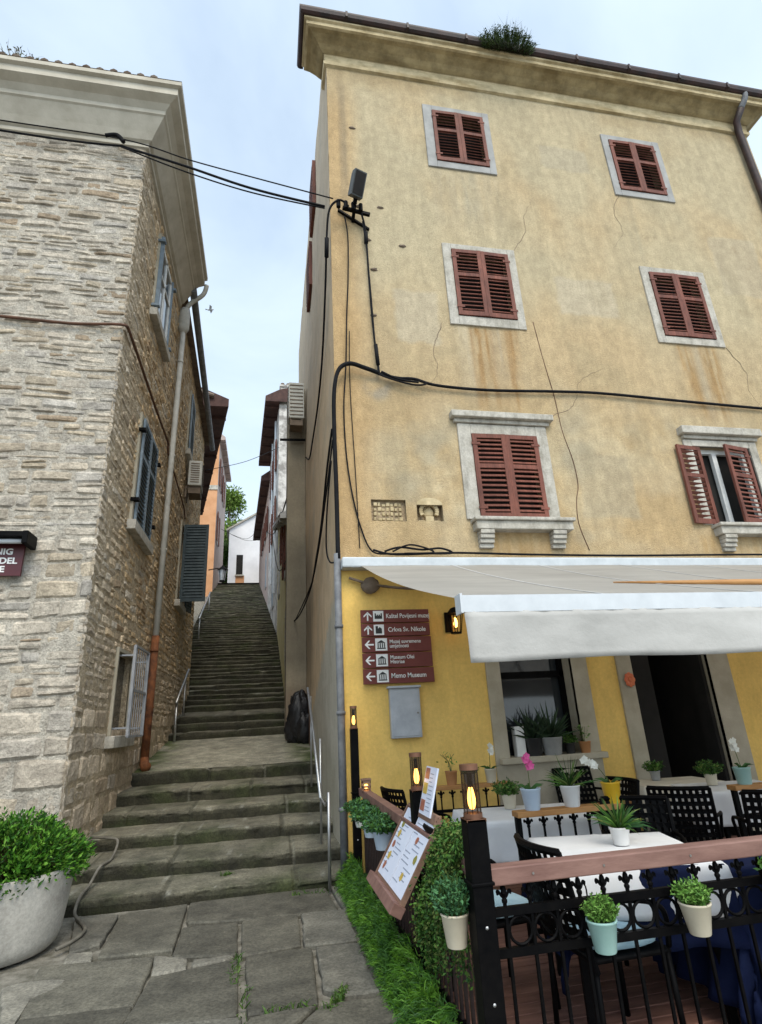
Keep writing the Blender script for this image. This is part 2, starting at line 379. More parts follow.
# rows X,Y,Z of the world axes expressed in (right, down, forward)
right = Vector((Xc.x, Yc.x, Zc.x)); down = Vector((Xc.y, Yc.y, Zc.y)); fwd = Vector((Xc.z, Yc.z, Zc.z))
mw = Matrix((( right.x, -down.x, -fwd.x, 0), (right.y, -down.y, -fwd.y, 0), (right.z, -down.z, -fwd.z, 0), (0,0,0,1)))
co.matrix_world = mw; scene.camera = co
G = -1.6      # street level

# ------------------------------------------------------------------ ground, paving
me_ = MB(); me_.quad((-60,-20,G-.045), (60,-20,G-.045), (60,7.05,G-.045), (-60,7.05,G-.045))
tag(me_.build('ground', M['ground']), kind='structure')

def slab_poly(mb, pts, z, col, th=.05, amp=.02, inset=.018):
    c = sum((Vector((p[0], p[1], 0)) for p in pts), Vector())/len(pts)
    ring = []
    n = len(pts)
    for i in range(n):
        a = Vector((*pts[i], 0)); b = Vector((*pts[(i+1) % n], 0)); k = max(2, int((b-a).length/.09))
        for j in range(k):
            t = j/k; p = a.lerp(b, t)
            q = amp*noise.noise((p.x*6, p.y*6, i*3.1)) - (.012 if j == 0 else 0)
            p = p + (p-c).normalized()*q
            ring.append(p)
    m = len(ring); base = len(mb.v)
    tilt = (rnd.uniform(-.006,.006), rnd.uniform(-.006,.006)); dz = rnd.uniform(-.006, .006)
    for lev, (ins, dzz) in enumerate(((0,-th), (0,-.014), (inset*.45,-.004), (inset*1.3, 0))):
        for p in ring:
            q = p + (c-p).normalized()*ins
            zz = z+dzz+dz+tilt[0]*(q.x-c.x)+tilt[1]*(q.y-c.y) if lev else z+dzz
            mb.v.append(Vector((q.x, q.y, zz)))
    edge = tuple(k*.8 for k in col)
    for l in range(3):
        for i in range(m):
            j = (i+1) % m
            mb.face((base+l*m+i, base+l*m+j, base+(l+1)*m+j, base+(l+1)*m+i), col)
    # inner fan with an intermediate ring
    b2 = len(mb.v)
    for p in ring:
        q = p.lerp(c, .5); mb.v.append(Vector((q.x, q.y, z+dz+.004*noise.noise((q.x*3,q.y*3,0))+tilt[0]*(q.x-c.x)+tilt[1]*(q.y-c.y))))
    ci = len(mb.v); mb.v.append(Vector((c.x, c.y, z+dz)))
    for i in range(m):
        j = (i+1) % m
        mb.face((base+3*m+i, base+3*m+j, b2+j, b2+i), col); mb.face((b2+i, b2+j, ci), col)
pv = MB()
SLABS = [
    (0, [(-0.73, 6.87), (0.62, 6.97), (0.68, 6.1), (-0.21, 6.15), (-0.68, 6.24)]),
    (0, [(-1.34, 6.73), (-0.74, 6.87), (-0.69, 5.56), (-1.25, 5.6)]),
    (0, [(-0.7, 6.14), (-0.22, 6.12), (-0.19, 5.31), (-0.68, 5.42)]),
    (0, [(-0.19, 6.15), (0.31, 6.12), (0.29, 5.33), (-0.16, 5.26)]),
    (2, [(0.34, 6.14), (0.74, 6.09), (0.73, 5.29), (0.31, 5.32)]),
    (0, [(-1.65, 5.57), (-0.81, 5.49), (-0.79, 4.66), (-1.47, 4.69)]),
    (0, [(-0.77, 5.06), (-0.18, 5.21), (-0.14, 4.3), (-0.81, 4.33)]),
    (0, [(-0.13, 5.24), (0.37, 5.26), (0.34, 4.3), (-0.09, 4.29)]),
    (2, [(0.4, 5.26), (0.73, 5.26), (0.73, 4.36), (0.51, 4.35), (0.38, 4.51)]),
    (0, [(0.36, 4.29), (0.8, 4.27), (0.81, 3.65), (0.09, 3.88)]),
    (1, [(-0.82, 5.48), (-0.69, 5.42), (-0.54, 5.34), (-0.53, 5.13), (-0.78, 5.11)]),
    (1, [(-0.51, 5.29), (-0.21, 5.29), (-0.22, 5.2), (-0.52, 5.16)]),
    (1, [(-1.52, 5.8), (-1.33, 5.79), (-1.28, 5.56), (-1.49, 5.61)]),
    (2, [(-1.76, 6.83), (-1.35, 6.77), (-1.31, 5.92), (-1.51, 5.78)]),
    (0, [(-1.47, 4.67), (-0.79, 4.64), (-0.81, 4.16), (-1.44, 4.36)]),
    (1, [(-1.78, 5.24), (-1.57, 5.29), (-1.34, 5.24), (-1.37, 5.09), (-1.49, 4.94), (-1.46, 4.6), (-1.52, 4.55)]),
    (0, [(-0.08, 4.25), (0.33, 4.27), (0.05, 3.89), (-0.14, 3.95)]),
    (2, [(-0.71, 4.36), (-0.1, 4.27), (-0.17, 3.91), (-0.76, 4.07)]),
    (2, [(0.67, 6.99), (0.89, 6.98), (0.8, 6.14), (0.72, 6.11)]),
]
for kind, pts in SLABS:
    g = rnd.uniform(.75, 1.2)
    col = {0: (.118*g, .11*g, .087*g), 1: (.20*g, .187*g, .155*g), 2: (.15*g, .142*g, .118*g)}[kind]
    slab_poly(pv, pts, G, col, amp=.012 if kind == 0 else .03)
# the rest of the street, behind and beside the viewer: coursed slabs
y = -3.0
while y < 2.9:
    x = -6.0; h = rnd.uniform(.5, .75)
    while x < .95:
        wd = rnd.uniform(.5, .95)
        x1 = min(x+wd, .97)
        if x1-x > .15 and not (y+h > 2.95):
            g = rnd.uniform(.82, 1.15)
            slab_poly(pv, [(x+.012, y+.012), (x1-.012, y+.012), (x1-.012, y+h-.012), (x+.012, y+h-.012)], G, (.118*g, .11*g, .087*g))
        x += wd
    y += h
y = 2.9
while y < 7.0:
    x = -7.0; h = .58
    while x < -2.4:
        wd = rnd.uniform(.5, .95); x1 = min(x+wd, -2.4 if y > 5 else -1.98)
        g = rnd.uniform(.82, 1.15)
        if x1-x > .12: slab_poly(pv, [(x+.012, y+.012), (x1-.012, y+.012), (x1-.012, y+h-.012), (x+.012, y+h-.012)], G, (.118*g, .11*g, .087*g))
        x += wd
    y += h
tag(pv.build('paving', M['flag'], smooth=False), kind='structure')

# weeds growing in the joints
GREEN = [(.04,.09,.015), (.06,.12,.02), (.035,.07,.012), (.08,.13,.03)]
wd_ = MB()
for (x0, y0, x1, y1, n) in [(-.2,4.75,-.19,5.3,90), (.0,4.28,.36,4.27,50), (.40,4.2,.52,4.45,150), (.2,6.73,.7,6.75,60), (-.45,7.35,-.36,7.4,70), (-.12,4.2,-.1,4.7,30)]:
    for i in range(n):
        t = rnd.random(); p = Vector((x0+(x1-x0)*t+rnd.gauss(0,.018), y0+(y1-y0)*t+rnd.gauss(0,.018), G-.02 if y0 < 7 else -1.51))
        h = rnd.uniform(.02,.075); d = Vector((rnd.gauss(0,.5), rnd.gauss(0,.5), 1)).normalized()
        wd_.blade([p, p+d*h*.6, p+d*h+Vector((rnd.gauss(0,.02), rnd.gauss(0,.02), -.008))], rnd.uniform(.008,.018), rnd.choice(GREEN))
tag(wd_.build('weeds', M['leaf']), 'small green weeds and grass growing in the joints between the paving slabs', 'weeds', kind='stuff')

# ------------------------------------------------------------------ lower steps and landing
def step_strip(mb, prof, x0f, x1f, nx, seed, moss):
    """prof: list of (y, z, kind) along the section; swept in x with wobble"""
    base = len(mb.v); k = len(prof)
    cols = []; rj = random.Random(seed*77); js = [rj.uniform(-3.6,-2.4)]
    while js[-1] < 1.2: js.append(js[-1]+rj.uniform(.55, 1.5))
    sj = [(rj.uniform(-.016,.016), rj.uniform(-.02,.02), rj.uniform(.82,1.15), rj.uniform(-.012,.012)) for _ in js]
    for i in range(nx+1):
        t = i/nx
        for (yy, zz, kd) in prof:
            x = x0f(yy)*(1-t)+x1f(yy)*t
            wob = .028*noise.noise((x*1.3, seed*3.1, 0)) + .016*noise.noise((x*5, seed*2.7, kd)) + .010*noise.noise((x*14, seed*1.7, kd))
            wz = .012*noise.noise((x*1.7, seed, 5)) + .007*noise.noise((x*7, seed, kd+3))
            skew = .035*(.8-x)
            q_ = max([n_ for n_, j_ in enumerate(js) if j_ <= x] or [0]); jd = min(abs(x-j_) for j_ in js)
            if kd in (1, 2): wz += sj[q_][0]+sj[q_][3]*(x-js[q_])*2; wob += sj[q_][1]
            if jd < .03 and kd < 4: wz -= .016; wob += .014
            if kd in (1, 2): wz -= .02*max(0, noise.noise((x*3.1, seed*9.7, 2))-.25); wob += .03*max(0, noise.noise((x*4.3, seed*5.1, 6))-.2)
            y2 = yy + (wob if kd < 3 else 0) + skew; z2 = zz + (wz if kd >= 1 else 0)
            if kd == 2: z2 += .006*noise.noise((x*12, seed, 1))
            mb.v.append(Vector((x, y2, z2)))
            n1 = fbm(x*1.6, yy*1.6, zz*3+seed)*.5+.5
            n2 = fbm(x*5, yy*5, seed+9)*.5+.5
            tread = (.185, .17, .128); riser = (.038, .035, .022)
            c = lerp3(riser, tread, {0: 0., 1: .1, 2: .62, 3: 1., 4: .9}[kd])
            c = lerp3(c, (.032, .042, .012), moss*sstep(.45, .75, n1))
            c = tuple(q*(.7+.6*n2) for q in c)
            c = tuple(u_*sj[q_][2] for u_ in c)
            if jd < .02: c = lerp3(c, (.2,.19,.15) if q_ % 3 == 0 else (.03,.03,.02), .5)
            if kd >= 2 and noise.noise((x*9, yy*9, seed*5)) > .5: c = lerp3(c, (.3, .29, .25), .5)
            cols.append(c)
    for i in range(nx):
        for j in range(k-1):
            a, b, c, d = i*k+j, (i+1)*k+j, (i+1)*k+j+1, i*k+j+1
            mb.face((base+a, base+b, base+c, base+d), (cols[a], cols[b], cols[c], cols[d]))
st = MB()
NOS = [(6.88, -1.51), (7.52, -1.355), (8.38, -1.20), (9.15, -1.03), (9.95, -.835), (10.85, -.635)]
zprev = -1.64
for i, (yy, zz) in enumerate(NOS):
    y2 = NOS[i+1][0]+.03 if i < 5 else 10.95
    z2 = zz+.012
    zmid = (zprev+zz)/2
    if i == 5: y2 = 11.15
    prof = [(yy+.015, zprev-.01, 0), (yy+.005, zmid, 0), (yy, zz-.035, 1), (yy+.004, zz-.012, 2), (yy+.025, zz, 2), (yy+.12, zz+.002, 3), ((yy+y2)/2, zz+.006, 3), (y2-.08, z2, 4), (y2, z2, 4)]
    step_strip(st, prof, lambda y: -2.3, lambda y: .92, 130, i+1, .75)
    zprev = z2
# step end blocks are hidden by the walls; landing (ramp) to the upper flight
def landz(y): return -.623 + (y-11.)*.118
nx, ny = 44, 44
base = len(st.v); cc = []
for j in range(ny+1):
    for i in range(nx+1):
        x = -2.6+3.9*i/nx; yv = 11.0+3.65*j/ny
        st.v.append(Vector((x, yv+.035*(.8-x), landz(yv)+.012*noise.noise((x*1.2, yv*1.2, 0)))))
        n1 = fbm(x*.9, yv*.9, 3)*.5+.5
        c = lerp3((.25,.235,.185), (.35,.325,.26), n1)
        edge = sstep(.2, .8, x)+ sstep(-1.5, -2.2, x)
        c = lerp3(c, (.07,.095,.022), .95*max(0, min(1, edge))*sstep(.4, .6, fbm(x*3, yv*3, 8)*.5+.55))
        cc.append(c)
for j in range(ny):
    for i in range(nx):
        q = (j*(nx+1)+i, j*(nx+1)+i+1, (j+1)*(nx+1)+i+1, (j+1)*(nx+1)+i)
        st.face([base+a for a in q], tuple(cc[a] for a in q))
tag(st.build('lower_steps', M['step'], smooth=False), kind='structure')

# ------------------------------------------------------------------ upper flight
up = MB()
def xl(y): return -2.62 if y < 15 else -2.6-.05*(y-15)
def xr(y): return .62 if y < 16 else (.72-.062*(y-18.8) if y > 20 else .66)
flight = [(14.55, -.205+.155), (14.95, .135), (15.35, .315)]
zprev = -.215
for i, (yy, zz) in enumerate(flight):
    y2 = flight[i+1][0]+.03 if i < 2 else 16.7
    zt = zz+.02 if i < 2 else zz+.14
    prof = [(yy+.01, zprev-.02, 0), (yy, (zprev+zz)/2, 0), (yy, zz-.03, 1), (yy+.01, zz-.006, 2), (yy+.05, zz, 2), ((yy+y2)/2, (zz+zt)/2, 3), (y2, zt, 3)]
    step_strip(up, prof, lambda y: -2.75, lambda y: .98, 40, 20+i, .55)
    zprev = zt
NST = 61; y0, z0 = 16.62, .455; y1, z1 = 45.0, 10.62
for i in range(NST):
    t = i/(NST-1)
    yy = y0+(y1-y0)*t; zz = z0+.14+(z1-z0-.14)*t
    ynext = y0+(y1-y0)*(i+1)/(NST-1)+.02
    dz = rnd.uniform(-.012, .012)
    prof = [(yy+.01, zprev-.02, 0), (yy, (zprev+zz)/2, 0), (yy-.005, zz-.035+dz, 1), (yy+.01, zz+dz-.006, 2), (yy+.05, zz+dz, 2), (ynext, zz+.028+dz, 3)]
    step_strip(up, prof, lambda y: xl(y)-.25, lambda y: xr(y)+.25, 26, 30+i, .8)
    zprev = zz+.028+dz
up.quad((-9,44.9,10.66), (6,44.9,10.66), (6,70,11.2), (-9,70,11.2), (.12,.115,.1))
tag(up.build('upper_steps', M['step'], smooth=False), kind='structure')
# hillside earth under and beside the upper flight
hb = MB()
hb.quad((-20,7.6,-2.0), (-2.3,7.6,-2.0), (-2.75,15,-.6), (-20,15,-.6)); hb.quad((-20,15,-.6), (-2.75,15,-.6), (-4.2,45,10.2), (-20,45,10.2)); hb.quad((1.0,7.6,-2.0), (20,7.6,-2.0), (20,15,-.6), (1.0,15,-.6)); hb.quad((.9,15,-.6), (20,15,-.6), (20,45,10.2), (-.75,45,10.2)); hb.quad((-60,45,10.1),(60,45,10.1),(60,120,12),(-60,120,12))
tag(hb.build('hillside', M['ground']), kind='structure')
# ------------------------------------------------------------------ rubble stone walls
def stone_wall(mb, P, u0, u1, v0, v1, hfun, lfun, colfun, openings=(), proud=.035, seed=0):
    """stones laid in courses; P(u, v, d) maps wall coordinates and depth outwards to the world"""
    rs = random.Random(seed)
    v = v0
    while v < v1-.02:
        h = min(hfun(v, rs), v1-v)
        # course line wanders
        blocked = sorted([(a-.02, b+.02) for (a, b, c, d) in openings if v+h*.6 > c and v+h*.4 < d])
        segs = []; s = u0
        for a, b in blocked:
            if a > s: segs.append((s, min(a, u1)))
            s = max(s, b)
        if s < u1: segs.append((s, u1))
        for a, b in segs:
            u = a
            while u < b-.01:
                l = lfun(v, rs)*(.7+.6*rs.random())
                if b-(u+l) < .1: l = b-u
                hh = h
                # occasionally two thin stones instead of one
                rows = [(v, v+h)]
                if h > .13 and rs.random() < .28:
                    f = rs.uniform(.35, .65); rows = [(v, v+h*f), (v+h*f, v+h)]
                for (va, vb) in rows:
                    g = .002+.007*rs.random()
                    ua, ub = u+g, u+l-g; wa, wb = va+g*.8, vb-g*.8
                    if ub-ua < .02 or wb-wa < .02: continue
                    col = colfun((ua+ub)/2, (wa+wb)/2, rs)
                    nu = max(3, min(9, int((ub-ua)/.05)+2)); nv = max(3, min(6, int((wb-wa)/.05)+2))
                    pr = proud*rs.uniform(.0, 1.0); base = len(mb.v); sd = rs.random()*90
                    tl = [rs.uniform(-.022, .022) for _ in range(4)]
                    tu = rs.uniform(-.012, .012); tv = rs.uniform(-.012, .012)
                    for j in range(nv+1):
                        for i in range(nu+1):
                            fu = i/nu; fv = j/nv
                            e = min(fu, 1-fu)*(ub-ua); e2 = min(fv, 1-fv)*(wb-wa); m = min(e, e2)
                            uu = ua+(ub-ua)*fu; vv = wa+(wb-wa)*fv
                            vv += .05*noise.noise((uu*.8, vv*.5, seed))+.016*noise.noise((uu*3, vv*2, seed+4))
                            vv += (tl[0]*(1-fu)+tl[1]*fu)*(1-fv)+(tl[2]*(1-fu)+tl[3]*fu)*fv
                            nn = noise.noise((uu*6, vv*6, sd)); n2 = noise.noise((uu*17, vv*17, sd+5))
                            if i in (0, nu): uu += .016*noise.noise((vv*12, sd, i))
                            if j in (0, nv): vv += .014*noise.noise((uu*12, sd, j+7))
                            corner = (i in (0, nu)) and (j in (0, nv))
                            if corner:
                                uu += (.012 if i == 0 else -.012); vv += (.01 if j == 0 else -.01)
                            d = -.012 if m < 1e-6 else pr*(.8 if m < .03 else 1)+.010*nn+.008*n2+tu*(fu-.5)+tv*(fv-.5)
                            mb.v.append(Vector(P(uu, vv, d)))
                    for j in range(nv):
                        for i in range(nu):
                            q = (base+j*(nu+1)+i, base+j*(nu+1)+i+1, base+(j+1)*(nu+1)+i+1, base+(j+1)*(nu+1)+i)
                            mb.face(q, col)
                u += l
        v += h
def mortar_sheet(mb, P, u0, u1, v0, v1, openings, step=.06):
    us = sorted(set([round(u0+i*step, 4) for i in range(int((u1-u0)/step)+1)]+[u1]+[x for o in openings for x in o[:2]]))
    vs = sorted(set([round(v0+i*step, 4) for i in range(int((v1-v0)/step)+1)]+[v1]+[x for o in openings for x in o[2:]]))
    us = [x for x in us if u0 <= x <= u1]; vs = [x for x in vs if v0 <= x <= v1]
    base = len(mb.v); k = len(us)
    for b in vs:
        for a in us:
            mb.v.append(Vector(P(a, b, .0+.013*noise.noise((a*2.3, b*2.3, 2))+.008*noise.noise((a*9, b*9, 2)))))
    for j in range(len(vs)-1):
        for i in range(k-1):
            mu = (us[i]+us[i+1])/2; mv = (vs[j]+vs[j+1])/2
            if any(a < mu < b and c < mv < d for a, b, c, d in openings): continue
            mb.face((base+j*k+i, base+j*k+i+1, base+(j+1)*k+i+1, base+(j+1)*k+i))
def reveal(mb, P, o, depth, back=True):
    a, b, c, d = o
    for (u0, v0, u1, v1) in ((a, c, b, c), (b, c, b, d), (b, d, a, d), (a, d, a, c)):
        mb.quad(P(u0, v0, .0), P(u1, v1, .0), P(u1, v1, -depth), P(u0, v0, -depth))
def pboxP(mb, P, u0, u1, v0, v1, d0, d1, col=None):
    c = [P(u0,v0,d0), P(u1,v0,d0), P(u1,v1,d0), P(u0,v1,d0), P(u0,v0,d1), P(u1,v0,d1), P(u1,v1,d1), P(u0,v1,d1)]
    n = len(mb.v); mb.v += [Vector(p) for p in c]
    for q in ((0,3,2,1),(4,5,6,7),(0,1,5,4),(1,2,6,5),(2,3,7,6),(3,0,4,7)): mb.face([n+i for i in q], col)
    return mb
def sweep(mb, path, prof, closed_ends=True):
    """path: list of 2D points; prof: list of (outward, z); outward is to the right of the travel direction"""
    pts = [Vector((p[0], p[1])) for p in path]; k = len(prof); base = len(mb.v)
    for i, p in enumerate(pts):
        if i == 0: d = (pts[1]-p).normalized(); n = Vector((d.y, -d.x)); s = 1
        elif i == len(pts)-1: d = (p-pts[-2]).normalized(); n = Vector((d.y, -d.x)); s = 1
        else:
            d1 = (p-pts[i-1]).normalized(); d2 = (pts[i+1]-p).normalized()
            n1 = Vector((d1.y, -d1.x)); n2 = Vector((d2.y, -d2.x)); n = (n1+n2).normalized(); s = 1/max(.2, n.dot(n1))
        for (o, z) in prof:
            q = p+n*o*s; mb.v.append(Vector((q.x, q.y, z)))
    for i in range(len(pts)-1):
        for j in range(k-1):
            mb.face((base+i*k+j, base+(i+1)*k+j, base+(i+1)*k+j+1, base+i*k+j+1))
    if closed_ends:
        mb.face([base+j for j in range(k)]); mb.face([base+(len(pts)-1)*k+j for j in range(k)][::-1])

def shutter_leaf(w, h, mid=.4, nsl=None, t=.035, st=.065, ang=52, solid=False):
    """louvred leaf, hinge edge at x=0, spanning +x, outer face at y=-t; bottom at z=0"""
    mb = MB()
    mb.box((0,-t,0), (st,0,h)); mb.box((w-st,-t,0), (w,0,h))
    zs = [(0, st*1.25), (h*(1-mid)-st*.5, h*(1-mid)+st*.5), (h-st, h)]
    for a, b in zs: mb.box((st-.001,-t+.003,a), (w-st+.001,-.003,b))
    for (a, b) in ((zs[0][1], zs[1][0]), (zs[1][1], zs[2][0])):
        n = max(2, int(round((b-a)/.075))); p = (b-a)/n
        for i in range(n):
            z = a+p*(i+.5)
            Mx = Matrix.Translation((0, -t*.5, z)) @ Matrix.Rotation(R(ang), 4, 'X')
            mb.box((st-.002, -.026, -.006), (w-st+.002, .026, .006), Mx)
    if solid: mb.box((st-.002, -.012, .02), (w-st+.002, -.004, h-.02))
    # hinge straps
    for z in (h*.12, h*.88): mb.box((-.02,-t-.006,z-.018), (.11,-t+.001,z+.018))
    return mb

# ------------------------------------------------------------------ LEFT STONE HOUSE
LX, LY = -2.2, 7.5
tl_ = (LX, LY, G)
lh = thing('stone_house', 'grey rubble stone house with pale moulded cornice at the left of the stairs', 'building', tl_)
PF = lambda u, v, d: (u, LY-d, v)               # front wall, u = world x
def PA(u, v, d):                                # alley wall, u = world y
    if u <= 11.5: return (LX+d, u, v)
    return (LX-.008*(u-11.5)+d, u, v)
def hf(v, rs):
    if v < .3: return rs.uniform(.2, .36)
    if v < 2.5: return rs.uniform(.12, .24)
    return rs.uniform(.06, .19)
def lf(v, rs):
    if v < .3: return rs.uniform(.35, .8)
    if v < 2.5: return rs.uniform(.22, .5)
    return rs.uniform(.2, .62)
def colF(u, v, rs):
    t = rs.random(); g = rs.uniform(.8, 1.12)
    if t < .50: c = (.48, .45, .395)
    elif t < .74: c = (.44, .395, .32)
    elif t < .9: c = (.42, .41, .385)
    elif t < .95: c = (.33, .27, .2)
    else: c = (.52, .49, .43)
    k = fbm(u*.55, v*.55, 4)*.5+.5
    c = lerp3(c, (.42, .365, .28), .7*sstep(.5, .72, k))
    if v < .9: c = lerp3(c, (.46,.42,.36), .3)
    return tuple(q*g for q in c)
def colA(u, v, rs):
    t = rs.random(); g = rs.uniform(.7, 1.15)
    c = (.60, .46, .285) if t < .5 else ((.64, .53, .38) if t < .8 else ((.43, .32, .2) if t < .92 else (.55, .51, .44)))
    k = sstep(9.4, 7.6, u)
    c = lerp3(c, (.60, .55, .46), .8*k)
    if u > 11.4: c = lerp3(c, (.50, .38, .23), .45)
    if v < 1.3: c = lerp3(c, (.52, .46, .38), .6)
    return tuple(q*g for q in c)
win_small = [(9.08, 10.28, 3.15, 5.0), (9.05, 10.2, 7.2, 8.9), (9.15, 10.15, -.02, 1.15)]
win_far = [(14.2, 15.1, 2.95, 4.9), (14.1, 15.0, 6.9, 8.6)]
TOPW = 9.4
w1 = MB(); mortar_sheet(w1, PF, -9.5, LX, -2.0, TOPW, []); w1.build('wall', M['mortar'], lh)
w2 = MB(); stone_wall(w2, PF, -6.2, LX+.02, G-.05, TOPW, hf, lf, colF, [], .032, 3)
ws = w2.build('stone_facing', M['stone'], lh)
w3 = MB(); mortar_sheet(w3, PA, LY, 18.0, -2.0, 9.75, win_small+win_far)
for o in win_small+win_far: reveal(w3, PA, o, .28)
w3.build('wall', M['mortar_brown'], lh)
w4 = MB()
hA = lambda v, rs: rs.uniform(.2,.34) if v < .2 else rs.uniform(.075, .16)
lA = lambda v, rs: rs.uniform(.3,.6) if v < .2 else rs.uniform(.16, .5)
stone_wall(w4, PA, LY-.03, 18.0, G-.05, 9.75, hA, lA, colA, win_small+win_far, .02, 11)
w4.build('stone_facing', M['stone'], lh)
# large quoin at the foot, bulging base
cb = MB()
prof = [(0,9.32),(.05,9.34),(.05,9.42),(.10,9.45),(.16,9.56),(.30,9.78),(.33,9.80),(.33,9.88),(.41,9.96),(.50,10.0),(.54,10.02),(.54,10.16),(.60,10.18),(.60,10.26),(.0,10.42)]
sweep(cb, [(-9.5, LY), (LX, LY), (LX, 11.45)], prof)
cb.build('cornice', M['cornice'], lh)
rf = MB()
rf.quad((-9.5, LY-.6, 10.28), (LX+.6, LY-.6, 10.28), (LX+.6-2.5, LY+2.5, 11.6), (-9.5, LY+2.5, 11.6))
rf.quad((LX+.6, LY-.6, 10.28), (LX+.6, 11.5, 10.28), (LX-1.9, 11.5, 11.6), (LX-1.9, LY+2.5, 11.6))
x = -9.4
while x < LX+.35:
    L = min(2.4, (LX+.5-x)*1.0)
    rf.tube([(x, LY-.57, 10.27+rnd.uniform(-.012,.012)), (x, LY-.5+max(.2, L*.9), 10.29+max(.2, L*.9)*.42)], [.075, .075], 8)
    x += .21
rf.build('roof', M['tile'], lh)
# side eave of the rear half with its gutter
g2 = MB()
pa = [PA(11.5, 0, .15), PA(18.2, 0, .15)]
g2.tube([(LX+.3, 11.35, 9.80), (LX+.2, 18.2, 9.0)], .085, 10)
g2.build('gutter', M['grey_pipe'], lh)
g3 = MB(); a = PA(11.46,0,.16); b = PA(18.1,0,.16); a2 = PA(11.46,0,-2.5); b2 = PA(18.1,0,-2.5)
g3.quad((a[0],a[1],9.76), (b[0],b[1],9.1), (b2[0],b2[1],10.9), (a2[0],a2[1],10.9)); g3.quad((a[0],a[1],9.74),(b[0],b[1],9.08),(b2[0],b2[1],9.1),(a2[0],a2[1],9.7))
g3.quad((a[0],a[1],9.74),(a[0],a[1],9.76),(a2[0],a2[1],10.9),(a2[0],a2[1],9.7))
g3.build('roof', M['tile'], lh)
# downpipe
dp = MB(); px_ = LX+.11
dp.tube(smoothpts([(LX+.58,11.52,10.1),(LX+.5,11.58,9.86),(LX+.22,11.62,9.6),(px_,11.62,9.35)], 4), .055, 10)
dp.lathe([(.07,8.72),(.13,8.85),(.13,9.25),(.1,9.4)], (px_,11.6,0), 10)
dp.tube([(px_,11.6,8.9),(px_,11.5,5.6),(px_,11.42,1.66)], .058, 12)
for z in (7.9, 5.5, 3.4): dp.tube([(px_,11.43+(z-1.66)*.023,z-.03),(px_,11.43+(z-1.66)*.023,z+.03)], .068, 12)
d_ = dp.build('downpipe', M['pipe_pale'], lh, smooth=True)
rp_ = MB(); rp_.tube([(px_,11.42,1.7),(px_,11.36,-.45)], .072, 12); rp_.tube([(px_,11.36,-.42),(px_+.02,11.28,-.52),(px_+.07,11.16,-.55)], [.072,.08,.085], 12)
for z in (1.42, .42): rp_.tube([(px_,11.4,z-.012),(px_,11.4,z+.012)], .08, 12)
tag(rp_.build('rusty_section', M['rust'], d_, smooth=True), 'rust red lower length of the pale downpipe')

def alley_window(o, label, kind, frame_w=.1, pd=.1):
    a, b, c, d = o
    fr = MB()
    for (u0,u1,v0,v1) in ((a-frame_w,a,c-.0,d+frame_w),(b,b+frame_w,c-.0,d+frame_w),(a,b,d,d+frame_w)):
        pboxP(fr, PA, u0, u1, v0, v1, -.02, .045)
    wob = fr.build('window', M['surround'], lh, bevel=.006)
    tag(wob, label)
    s = MB(); pboxP(s, PA, a-.17, b+.14, c-.16, c-.001, -.2, .13); s.build('sill', M['frame_stone'], wob, bevel=.01)
    k = MB(); k.quad(PA(a,c,-pd), PA(b,c,-pd), PA(b,d,-pd), PA(a,d,-pd)); k.build('pane', M['glass'], wob)
    return wob
def place_leaf(mb, name, matl, parent, P, u, v, ang, d=.05, flip=False):
    """put a shutter leaf on an alley wall (wall direction +u = +y, outward = +x)"""
    Mx = Matrix.Translation(Vector(P(u, v, d))) @ Matrix.Rotation(ang, 4, 'Z')
    m2 = MB(); m2.v = [Mx @ p for p in mb.v]; m2.f = mb.f; m2.m = mb.m; m2.c = mb.c
    return m2.build(name, matl, parent)
wA = alley_window(win_small[0], 'shuttered window with blue grey louvres', 1)
lw = .6; lm = shutter_leaf(lw, 1.88, .35)
place_leaf(lm, 'shutter', M['shutter_blue'], wA, PA, 9.07, 3.14, R(90), .055)
m2 = shutter_leaf(lw, 1.88, .35); m2.v = [Vector((-p.x, p.y, p.z)) for p in m2.v]; m2.f = [f[::-1] for f in m2.f]
place_leaf(m2, 'shutter', M['shutter_blue'], wA, PA, 10.29, 3.14, R(90), .055)
hk = MB()
for (u, v) in ((8.98,3.5),(8.98,4.75),(10.36,3.5),(10.36,4.75)): pboxP(hk, PA, u-.05, u+.05, v-.025, v+.025, .0, .13); hk.build('hinge', M['black'], wA); hk = MB()
# upper casement, glazed with white bars and grey shutter frame
wB = alley_window(win_small[1], 'glazed upper window with white glazing bars', 1)
a, b, c, d = win_small[1]
cas = MB()
for (u0,u1,v0,v1) in ((a,a+.06,c,d),(b-.06,b,c,d),(a,b,c,c+.06),(a,b,d-.06,d),((a+b)/2-.03,(a+b)/2+.03,c,d),(a,b,c+.62*(d-c),c+.62*(d-c)+.035)):
    pboxP(cas, PA, u0, u1, v0, v1, .02, .06)
cas.build('sash', M['white_wood'], wB)
sg = MB(); pboxP(sg, PA, a+.05, b-.05, c+.05, d-.05, .028, .034); sg.build('pane', M['glass'], wB)
bl = MB(); pboxP(bl, PA, a-.07, a-.005, c-.04, d+.05, .046, .11); pboxP(bl, PA, a-.07, b+.07, c-.09, c-.02, .046, .10); pboxP(bl, PA, b+.0, b+.05, c-.04, d+.05, .046, .09)
for (u, v) in ((a-.09,c+.1),(a-.09,d-.1),(b+.08,c+.1),(b+.08,d-.1)): pboxP(bl, PA, u-.045, u+.045, v-.025, v+.025, .0, .14)
bl.build('outer_frame', M['shutter_blue'], wB)
